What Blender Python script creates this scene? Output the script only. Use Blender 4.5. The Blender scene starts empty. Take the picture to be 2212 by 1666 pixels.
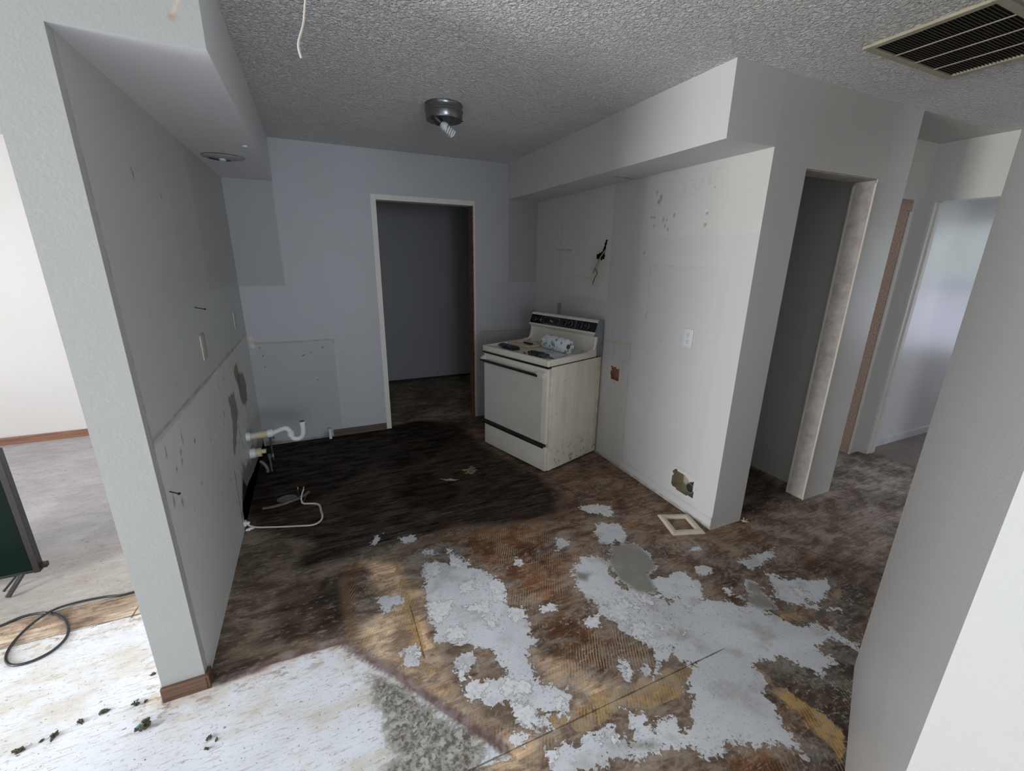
import bpy, bmesh, math, random
import numpy as np
from mathutils import Vector, Matrix
random.seed(7)
rng = np.random.default_rng(11)
PI = math.pi
scene = bpy.context.scene
C = scene.collection

# ------------------------------------------------------------------ camera
F, YAW, PITCH, ROLL, CAMH = 925.63, 0.4283, -0.2882, 0.0144, 1.5995
def cam_axes():
    cy, sy, cp, sp, cr, sr = math.cos(YAW), math.sin(YAW), math.cos(PITCH), math.sin(PITCH), math.cos(ROLL), math.sin(ROLL)
    fwd = Vector((sy*cp, cy*cp, sp)); right = Vector((cy, -sy, 0)); up = right.cross(fwd)
    return cr*right + sr*up, -sr*right + cr*up, fwd
cr_, cu_, cf_ = cam_axes()
cam_data = bpy.data.cameras.new('camera')
cam = bpy.data.objects.new('camera', cam_data); C.objects.link(cam)
m = Matrix((cr_, cu_, -cf_)).transposed().to_4x4(); m.translation = Vector((0, 0, CAMH))
cam.matrix_world = m
cam_data.sensor_width = 36.0
cam_data.lens = 36.0*F/2212.0
cam_data.clip_start = 0.02
scene.camera = cam

# ------------------------------------------------------------------ world, window light, exposure
scene.view_settings.view_transform = 'Standard'
scene.view_settings.look = 'None'
scene.view_settings.gamma = 1.0
scene.view_settings.use_curve_mapping = False
scene.view_settings.exposure = 0.5
world = bpy.data.worlds.new('world'); scene.world = world
world.use_nodes = True
world.node_tree.nodes['Background'].inputs[0].default_value = (0.62, 0.74, 1.0, 1)
world.node_tree.nodes['Background'].inputs[1].default_value = 1.0

def window_light(name, loc, direction, sx, sy, power, color, spread=180):
    l = bpy.data.lights.new(name, 'AREA'); l.shape = 'RECTANGLE'; l.size = sx; l.size_y = sy
    l.energy = power; l.color = color; l.spread = math.radians(spread)
    o = bpy.data.objects.new(name, l); C.objects.link(o)
    o.location = loc
    o.rotation_euler = Vector(direction).to_track_quat('-Z', 'Y').to_euler()
    return o
# daylight through the windows of the living room (left and behind) and of the side room
window_light('daylight_living_room', (-5.02, 0.85, 1.35), (1, 0, -0.05), 1.5, 1.9, 215, (1.0, 0.99, 0.965))
window_light('daylight_left_room', (-5.02, 3.3, 1.35), (1, 0, -0.05), 2.2, 1.6, 10, (1.0, 0.95, 0.90))
window_light('daylight_rear', (0.5, -3.52, 1.45), (0, 1, 0.06), 2.0, 1.4, 80, (0.84, 0.92, 1.0))
window_light('daylight_side_room', (6.99, 0.7, 0.95), (-1, 0.1, -0.1), 1.5, 0.7, 4.5, (0.88, 0.84, 1.0))
window_light('foliage_light_side_room', (6.99, 0.7, 1.75), (-1, 0.2, 0.1), 1.5, 0.7, 3.5, (0.78, 0.88, 0.66))

H = 2.44
# key planes of the rooms
XL0, XL, YLE = -0.666, -0.533, 1.62
XSL, ZSL = -0.20, 2.14
YB, YB2 = 4.01, 4.13
XSR, ZSR, XR, XRO, YRE = 1.758, 2.13, 2.083, 2.346, 1.574
XC = 3.2755

# ------------------------------------------------------------------ helpers
def obj(name, bm, mat=None, parent=None, smooth=False):
    me = bpy.data.meshes.new(name)
    bmesh.ops.recalc_face_normals(bm, faces=bm.faces) if smooth != 'keep' else None
    bm.to_mesh(me); bm.free()
    if smooth is True:
        for p in me.polygons: p.use_smooth = True
        try: me.set_sharp_from_angle(angle=math.radians(40))
        except Exception: pass
    if mat:
        for mm in (mat if isinstance(mat, (list, tuple)) else [mat]): me.materials.append(mm)
    o = bpy.data.objects.new(name, me); C.objects.link(o)
    if parent: o.parent = parent
    return o
def islands(name, bm, mat=None, parent=None, smooth=False):
    """every loose piece of the bmesh becomes an object of its own"""
    seen=set(); out=[]
    for v in list(bm.verts):
        if v in seen: continue
        st=[v]; comp=set([v])
        while st:
            q=st.pop()
            for e in q.link_edges:
                w=e.other_vert(q)
                if w not in comp: comp.add(w); st.append(w)
        seen|=comp; nb=bmesh.new(); mp={q:nb.verts.new(q.co) for q in comp}
        for f in set(f for q in comp for f in q.link_faces): nb.faces.new([mp[q] for q in f.verts]).material_index=f.material_index
        out.append(obj(name,nb,mat,parent,smooth))
    bm.free(); return out
def tag(o, label, cat, group=None):
    o['label'] = label; o['category'] = cat
    if group: o['group'] = group
    return o
def struct(o): o['kind'] = 'structure'; return o
def thing(name, label, cat, loc=(0,0,0), rz=0, group=None):
    o = bpy.data.objects.new(name, None); C.objects.link(o)
    o.location = loc; o.rotation_euler = (0,0,rz); o.empty_display_size = 0.05
    return tag(o, label, cat, group)
def box(bm, x0, y0, z0, x1, y1, z1, bevel=0, mi=0, seg=2):
    x0,x1=min(x0,x1),max(x0,x1); y0,y1=min(y0,y1),max(y0,y1); z0,z1=min(z0,z1),max(z0,z1)
    r = bmesh.ops.create_cube(bm, size=1, matrix=Matrix.Translation(((x0+x1)/2,(y0+y1)/2,(z0+z1)/2)) @ Matrix.Diagonal((x1-x0,y1-y0,z1-z0,1)))
    vs = r['verts']
    fs = set(f for v in vs for f in v.link_faces)
    for f in fs: f.material_index = mi
    if bevel:
        es = list(set(e for v in vs for e in v.link_edges))
        rr = bmesh.ops.bevel(bm, geom=es, offset=bevel, segments=seg, affect='EDGES', profile=0.5)
        for f in rr['faces']: f.material_index = mi
    return bm
def prism(bm, pts, z0, z1, mi=0):
    b = [bm.verts.new((x,y,z0)) for x,y in pts]; t = [bm.verts.new((x,y,z1)) for x,y in pts]
    n = len(pts); fs=[bm.faces.new(b[::-1]), bm.faces.new(t)]
    for i in range(n): fs.append(bm.faces.new((b[i], b[(i+1)%n], t[(i+1)%n], t[i])))
    for f in fs: f.material_index = mi
    return bm
def extrude_profile(bm, pts, axis, a0, a1, mi=0):
    """closed 2D profile swept along an axis; pts are the two other coordinates in order"""
    def P(p, a):
        if axis == 'x': return (a, p[0], p[1])
        if axis == 'y': return (p[0], a, p[1])
        return (p[0], p[1], a)
    b=[bm.verts.new(P(p,a0)) for p in pts]; t=[bm.verts.new(P(p,a1)) for p in pts]; n=len(pts)
    fs=[bm.faces.new(b[::-1]), bm.faces.new(t)]
    for i in range(n): fs.append(bm.faces.new((b[i],b[(i+1)%n],t[(i+1)%n],t[i])))
    for f in fs: f.material_index=mi
    return bm
def lathe(bm, prof, n=32, M=Matrix.Identity(4), mi=0):
    rings=[]
    for r,z in prof:
        rings.append([bm.verts.new(M @ Vector((r*math.cos(2*PI*i/n), r*math.sin(2*PI*i/n), z))) for i in range(n)] if r>1e-6 else [bm.verts.new(M @ Vector((0,0,z)))])
    for a,b in zip(rings, rings[1:]):
        for i in range(n):
            j=(i+1)%n
            if len(a)==1 and len(b)==1: continue
            if len(a)==1: f=bm.faces.new((a[0],b[j],b[i]))
            elif len(b)==1: f=bm.faces.new((a[i],a[j],b[0]))
            else: f=bm.faces.new((a[i],a[j],b[j],b[i]))
            f.material_index=mi
    return bm
def smooth_path(pts, k=6):
    P=[Vector(p) for p in pts]; out=[]
    for i in range(len(P)-1):
        p0=P[max(i-1,0)];p1=P[i];p2=P[i+1];p3=P[min(i+2,len(P)-1)]
        for s in range(k):
            t=s/k
            out.append(0.5*((2*p1)+(-p0+p2)*t+(2*p0-5*p1+4*p2-p3)*t*t+(-p0+3*p1-3*p2+p3)*t**3))
    out.append(P[-1]); return out
def tube(bm, pts, r, n=10, k=6, mi=0, smooth=True, flat=1.0):
    P = smooth_path(pts,k) if smooth else [Vector(p) for p in pts]
    R = r if callable(r) else (lambda t: r)
    up = Vector((0,0,1)); rings=[]
    T0=(P[1]-P[0]).normalized()
    N = T0.cross(up)
    if N.length<1e-3: N=T0.cross(Vector((1,0,0)))
    N.normalize()
    for i,p in enumerate(P):
        T=(P[min(i+1,len(P)-1)]-P[max(i-1,0)]).normalized()
        N=(N-T*N.dot(T)).normalized(); Bn=T.cross(N)
        rr=R(i/(len(P)-1))
        rings.append([bm.verts.new(p+(N*math.cos(2*PI*j/n)+Bn*flat*math.sin(2*PI*j/n))*rr) for j in range(n)])
    for a,b in zip(rings,rings[1:]):
        for j in range(n):
            f=bm.faces.new((a[j],a[(j+1)%n],b[(j+1)%n],b[j])); f.material_index=mi
    for ring,rev in ((rings[0],False),(rings[-1],True)):
        f=bm.faces.new(ring if rev else ring[::-1]); f.material_index=mi
    return bm
def clump(bm, c, rx, ry, rz, rot=0, seed=0, sub=3, rough=0.35, mi=0):
    rr=random.Random(seed)
    r=bmesh.ops.create_icosphere(bm, subdivisions=sub, radius=1)
    ph=[(rr.uniform(-1,1),rr.uniform(-1,1),rr.uniform(-1,1),rr.uniform(2,6),rr.uniform(0,6)) for _ in range(9)]
    for v in r['verts']:
        d=v.co.normalized(); s=1
        for a,b,c_,fq,p in ph: s+=rough/3*math.sin(fq*(a*d.x+b*d.y+c_*d.z)*2+p)
        x,y,z=d.x*rx*s,d.y*ry*s,d.z*rz*s
        x,y=x*math.cos(rot)-y*math.sin(rot),x*math.sin(rot)+y*math.cos(rot)
        v.co=Vector((c[0]+x,c[1]+y,max(c[2]+z,c[2]-rz*0.8)))
    for f in set(f for v in r['verts'] for f in v.link_faces): f.material_index=mi
    return bm

# ------------------------------------------------------------------ node helpers
class NT:
    def __init__(s, name):
        s.m = bpy.data.materials.new(name); s.m.use_nodes = True
        s.t = s.m.node_tree; s.b = s.t.nodes['Principled BSDF']; s._tc=None
    def n(s, typ, **kw):
        nd = s.t.nodes.new(typ)
        for k,v in kw.items(): setattr(nd,k,v)
        return nd
    def L(s, a, b): s.t.links.new(a, b)
    def set(s, sock, v):
        if isinstance(v, bpy.types.NodeSocket): s.L(v, sock)
        elif isinstance(v, (tuple,list)) and len(v)==3 and sock.type=='RGBA': sock.default_value=(*v,1)
        else: sock.default_value = v
    def co(s, scale=(1,1,1), rot=(0,0,0), kind='Object'):
        if not s._tc: s._tc = s.n('ShaderNodeTexCoord')
        mp = s.n('ShaderNodeMapping'); s.L(s._tc.outputs[kind], mp.inputs[0])
        mp.inputs['Scale'].default_value = scale; mp.inputs['Rotation'].default_value = rot
        return mp.outputs[0]
    def noise(s, scale=5, detail=4, rough=.5, vec=None, dist=0):
        nd = s.n('ShaderNodeTexNoise'); nd.inputs['Scale'].default_value=scale; nd.inputs['Detail'].default_value=detail
        nd.inputs['Roughness'].default_value=rough; nd.inputs['Distortion'].default_value=dist
        s.L(vec if vec is not None else s.co(), nd.inputs['Vector']); return nd.outputs[0]
    def voro(s, scale=5, vec=None, feature='F1', out=0):
        nd=s.n('ShaderNodeTexVoronoi', feature=feature); nd.inputs['Scale'].default_value=scale
        s.L(vec if vec is not None else s.co(), nd.inputs['Vector']); return nd.outputs[out]
    def math(s, op, a, b=0.0, c=None, clamp=False):
        nd=s.n('ShaderNodeMath', operation=op, use_clamp=clamp); s.set(nd.inputs[0],a); s.set(nd.inputs[1],b)
        if c is not None: s.set(nd.inputs[2],c)
        return nd.outputs[0]
    def mix(s, f, a, b, blend='MIX'):
        nd=s.n('ShaderNodeMix', data_type='RGBA', blend_type=blend); s.set(nd.inputs[0],f)
        s.set(nd.inputs[6],a); s.set(nd.inputs[7],b); return nd.outputs[2]
    def ss(s, x, lo, hi):
        nd=s.n('ShaderNodeMapRange', interpolation_type='SMOOTHSTEP'); s.set(nd.inputs[0],x)
        nd.inputs[1].default_value=lo; nd.inputs[2].default_value=hi; return nd.outputs[0]
    def lin(s, x, lo, hi, a=0.0, b=1.0):
        nd=s.n('ShaderNodeMapRange'); s.set(nd.inputs[0],x)
        for i,v in enumerate((lo,hi,a,b)): nd.inputs[i+1].default_value=v
        return nd.outputs[0]
    def attr(s, name):
        nd=s.n('ShaderNodeAttribute', attribute_name=name, attribute_type='GEOMETRY'); return nd
    def sep(s, col):
        nd=s.n('ShaderNodeSeparateColor'); s.L(col, nd.inputs[0]); return nd.outputs
    def bump(s, h, strength=.3, dist=.002, prev=None):
        nd=s.n('ShaderNodeBump'); nd.inputs['Strength'].default_value=strength; nd.inputs['Distance'].default_value=dist
        s.L(h, nd.inputs['Height'])
        if prev is not None: s.L(prev, nd.inputs['Normal'])
        return nd.outputs[0]
    def out(s, col=None, rough=None, metal=None, normal=None, spec=None):
        if col is not None: s.set(s.b.inputs['Base Color'], col)
        if rough is not None: s.set(s.b.inputs['Roughness'], rough)
        if metal is not None: s.set(s.b.inputs['Metallic'], metal)
        if spec is not None: s.set(s.b.inputs['Specular IOR Level'], spec)
        if normal is not None: s.L(normal, s.b.inputs['Normal'])
        return s.m

def simple(name, col, rough=.5, metal=0, var=.12, scale=12, bump=0, bscale=200, spec=None):
    s=NT(name); nz=s.noise(scale,5,.6)
    c=s.mix(s.lin(nz,.3,.7), tuple(x*(1-var) for x in col), tuple(min(1,x*(1+var)) for x in col))
    nrm=s.bump(s.noise(bscale,3), .4, bump) if bump else None
    return s.out(c, rough, metal, nrm, spec)

def wood(name, col, dark, axis='x', rough=.45):
    s=NT(name); sc={'x':(2,40,40),'y':(40,2,40),'z':(40,40,2)}[axis]
    v=s.co(sc); nz=s.noise(1.2,6,.6,v,.6)
    c=s.mix(s.ss(nz,.35,.65), dark, col)
    return s.out(c, rough, normal=s.bump(nz,.3,.0006))

def painted(name, rough=.42, peel=.0009, pscale=150, use_attr=False, base=(.72,.72,.70), stain=.05, spec=.4):
    s=NT(name)
    nz=s.noise(1.6,6,.6); fine=s.noise(24,6,.65)
    if use_attr: c0=s.attr('tint').outputs['Color']
    else: c0=s.mix(0.0, base, base)
    c=s.mix(s.math('MULTIPLY',s.ss(nz,.45,.75),stain*4), c0, s.mix(1.0,c0,(.86,.84,.80),'MULTIPLY'))
    c=s.mix(s.math('MULTIPLY',s.ss(fine,.72,.85),.03), c, (.30,.27,.24))
    h=s.noise(pscale,3,.5)
    r=s.lin(s.noise(3,2,.5),.3,.7,rough-.015,rough+.03)
    return s.out(c, r, normal=s.bump(h,.55,peel), spec=spec)
# ------------------------------------------------------------------ numpy painting of stains and patches
_lat = np.random.default_rng(5).random((256,256))
def vnoise(x, y, s):
    x=x*s+50; y=y*s+50; i=np.floor(x).astype(int); j=np.floor(y).astype(int); fx=x-i; fy=y-j
    fx=fx*fx*(3-2*fx); fy=fy*fy*(3-2*fy)
    a=_lat[i%256,j%256];b=_lat[(i+1)%256,j%256];c=_lat[i%256,(j+1)%256];d=_lat[(i+1)%256,(j+1)%256]
    return (a*(1-fx)+b*fx)*(1-fy)+(c*(1-fx)+d*fx)*fy
def fbm(x,y,s,o=4): return sum(vnoise(x+7.3*k,y-3.1*k,s*2**k)/2**k for k in range(o))/sum(1/2**k for k in range(o))
def sstep(x,a,b):
    t=np.clip((x-a)/(b-a),0,1); return t*t*(3-2*t)
def segdist(px,py,a,b):
    ax,ay=a;bx,by=b;dx,dy=bx-ax,by-ay;t=np.clip(((px-ax)*dx+(py-ay)*dy)/(dx*dx+dy*dy+1e-12),0,1)
    return np.hypot(px-ax-t*dx,py-ay-t*dy)
def polysdf(px,py,poly):
    d=np.full(px.shape,1e9);ins=np.zeros(px.shape,bool);n=len(poly)
    for i in range(n):
        a=poly[i];b=poly[(i+1)%n]
        d=np.minimum(d,segdist(px,py,a,b))
        c=((a[1]>py)!=(b[1]>py))&(px<(b[0]-a[0])*(py-a[1])/((b[1]-a[1]) or 1e-12)+a[0]); ins^=c
    return np.where(ins,d,-d)
def unionsdf(px,py,polys,lim=.25):
    out=np.full(px.shape,-lim)
    for P in polys:
        xs=[p[0] for p in P];ys=[p[1] for p in P]
        mk=(px>min(xs)-lim)&(px<max(xs)+lim)&(py>min(ys)-lim)&(py<max(ys)+lim)
        if mk.any(): out[mk]=np.maximum(out[mk],polysdf(px[mk],py[mk],P))
    return np.clip(out,-lim,lim)
class Paint:
    def __init__(s,u,v,base): s.u,s.v=u,v; s.c=np.tile(np.array(base,float),(len(u),1))
    def mixin(s,a,col): a=np.clip(a,0,1)[:,None]; s.c=s.c*(1-a)+np.array(col)*a
    def rect(s,u0,u1,v0,v1,mult,soft=.012,wob=.01):
        w=(fbm(s.u,s.v,9)-.5)*2*wob
        a=sstep(s.u-u0+w,-soft,soft)*sstep(u1-s.u+w,-soft,soft)*sstep(s.v-v0+w,-soft,soft)*sstep(v1-s.v+w,-soft,soft)
        s.c=s.c*(1-a[:,None])+s.c*np.array(mult)*a[:,None]
    def line(s,pts,w,col,alpha=.6,rag=.5):
        d=np.full(s.u.shape,1e9)
        for a,b in zip(pts,pts[1:]): d=np.minimum(d,segdist(s.u,s.v,a,b))
        al=alpha*(1-rag+rag*2*sstep(fbm(s.u,s.v,25),.35,.65))
        s.mixin(al*(1-sstep(d,w*.4,w)),col)
    def spot(s,u,v,r,col,alpha=.7,asp=1.0):
        d=np.hypot(s.u-u,(s.v-v)/asp)+(fbm(s.u,s.v,60,3)-.5)*r*1.4
        s.mixin(alpha*(1-sstep(d,r*.5,r)),col)
    def poly(s,P,col,alpha=.8,soft=.01,wob=.03):
        d=polysdf(s.u,s.v,P)+(fbm(s.u,s.v,30)-.5)*wob
        s.mixin(alpha*sstep(d,-soft,soft),col)
    def specks(s,n,u0,u1,v0,v1,rmin,rmax,col,alpha=.6,seed=1):
        r=random.Random(seed)
        for _ in range(n): s.spot(r.uniform(u0,u1),r.uniform(v0,v1),r.uniform(rmin,rmax),col,alpha*r.uniform(.5,1),r.uniform(.6,1.6))

class Wall:
    """one wall as one mesh: plain boxes plus finely gridded faces that carry the paint marks"""
    def __init__(s): s.v=[];s.f=[];s.mi=[];s.n=0;s.cols=[];s.base=(.72,.72,.70)
    def add(s,verts,faces,mi=0,col=None):
        s.v.append(np.array(verts,float)); k=s.n; s.f+= [tuple(i+k for i in f) for f in faces]; s.mi+=[mi]*len(faces); s.n+=len(verts)
        s.cols.append(np.tile(np.array(s.base),(len(verts),1)) if col is None else col)
    def box(s,x0,y0,z0,x1,y1,z1,skip='',mi=0,col=None):
        V=[(x,y,z) for z in (z0,z1) for y in (y0,y1) for x in (x0,x1)]
        Fd={'-z':(0,2,3,1),'+z':(4,5,7,6),'-y':(0,1,5,4),'+y':(2,6,7,3),'-x':(0,4,6,2),'+x':(1,3,7,5)}
        s.add(V,[f for k,f in Fd.items() if k not in skip.split()],mi,None if col is None else np.tile(np.array(col),(8,1)))
    def grid(s,ax,val,a0,a1,z0,z1,res,paint,flip=False,holes=(),mi=0):
        """face in the plane ax=val, spanning a (the other horizontal axis) and z"""
        na=max(2,int(round((a1-a0)/res))+1); nz=max(2,int(round((z1-z0)/res))+1)
        A,Z=np.meshgrid(np.linspace(a0,a1,na),np.linspace(z0,z1,nz)); A=A.ravel();Z=Z.ravel()
        P=np.zeros((len(A),3)); P[:,2]=Z
        if ax=='x': P[:,0]=val;P[:,1]=A
        elif ax=='y': P[:,1]=val;P[:,0]=A
        else: P[:,2]=val;P[:,0]=A;P[:,1]=Z
        pt=Paint(A,Z,s.base); paint(pt)
        i=np.arange(na-1);j=np.arange(nz-1);I,J=np.meshgrid(i,j);I=I.ravel();J=J.ravel()
        q=np.stack([J*na+I,J*na+I+1,(J+1)*na+I+1,(J+1)*na+I],1)
        ca=(A[q[:,0]]+A[q[:,2]])/2; cz=(Z[q[:,0]]+Z[q[:,2]])/2; keep=np.ones(len(q),bool)
        for P2 in holes: keep&=~(polysdf(ca,cz,P2)+(fbm(ca,cz,40)-.5)*.012>0)
        q=q[keep]
        if flip: q=q[:,::-1]
        s.add(P,[tuple(r) for r in q.tolist()],mi,pt.c)
    def build(s,name,mats,parent=None):
        V=np.concatenate(s.v); me=bpy.data.meshes.new(name); me.from_pydata(V.tolist(),[],s.f)
        me.update()
        at=me.color_attributes.new('tint','FLOAT_COLOR','POINT'); c=np.concatenate(s.cols); c=np.concatenate([c,np.ones((len(c),1))],1)
        at.data.foreach_set('color',c.astype(np.float32).ravel())
        for mm in (mats if isinstance(mats,(list,tuple)) else [mats]): me.materials.append(mm)
        me.polygons.foreach_set('material_index',s.mi)
        o=bpy.data.objects.new(name,me); C.objects.link(o)
        if parent: o.parent=parent
        else: struct(o)
        return o

M_wall = painted('old_matte_wall_paint', use_attr=True, rough=.5, peel=.0004)
M_wall_gloss = painted('glossy_wall_paint', use_attr=True, rough=.30, peel=.0008, pscale=130, spec=.5)
M_wall_peel = painted('orange_peel_wall_paint', use_attr=True, rough=.45, peel=.0016, pscale=120)
M_raw = simple('unpainted_rough_plaster', (.43,.39,.365), .85, var=.22, scale=22, bump=.002, bscale=90)
M_particle = simple('particleboard_jamb', (.50,.33,.23), .8, var=.35, scale=90, bump=.002, bscale=200)
M_darkvoid = simple('dark_wall_cavity', (.03,.025,.022), .9)
M_trimwood = wood('brown_baseboard_wood', (.27,.13,.075), (.17,.08,.05), 'x', .4)
M_trimwood_dark = wood('dark_brown_baseboard_wood', (.11,.065,.05), (.07,.04,.03), 'x', .5)
M_casing = painted('cream_door_casing_paint', base=(.66,.63,.58), rough=.45)

# popcorn ceiling
s=NT('popcorn_ceiling'); v1=s.voro(75,s.co((1,1,1))); n1=s.noise(62,4,.55,None,.8); n2=s.noise(30,4,.6)
hgt=s.math('ADD',s.math('MULTIPLY',s.ss(n1,.42,.62),1.0),s.math('ADD',s.math('MULTIPLY',n2,.7),s.math('MULTIPLY',s.ss(v1,.55,.15),.6)))
c=s.mix(s.ss(s.noise(1.3,4,.6),.4,.7),(.90,.89,.87),(.84,.83,.81))
c=s.mix(s.math('MULTIPLY',s.ss(n1,.5,.3),.18),c,(.3,.28,.26))
M_popcorn=s.out(c,.85,normal=s.bump(hgt,1.0,.0075))

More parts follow.
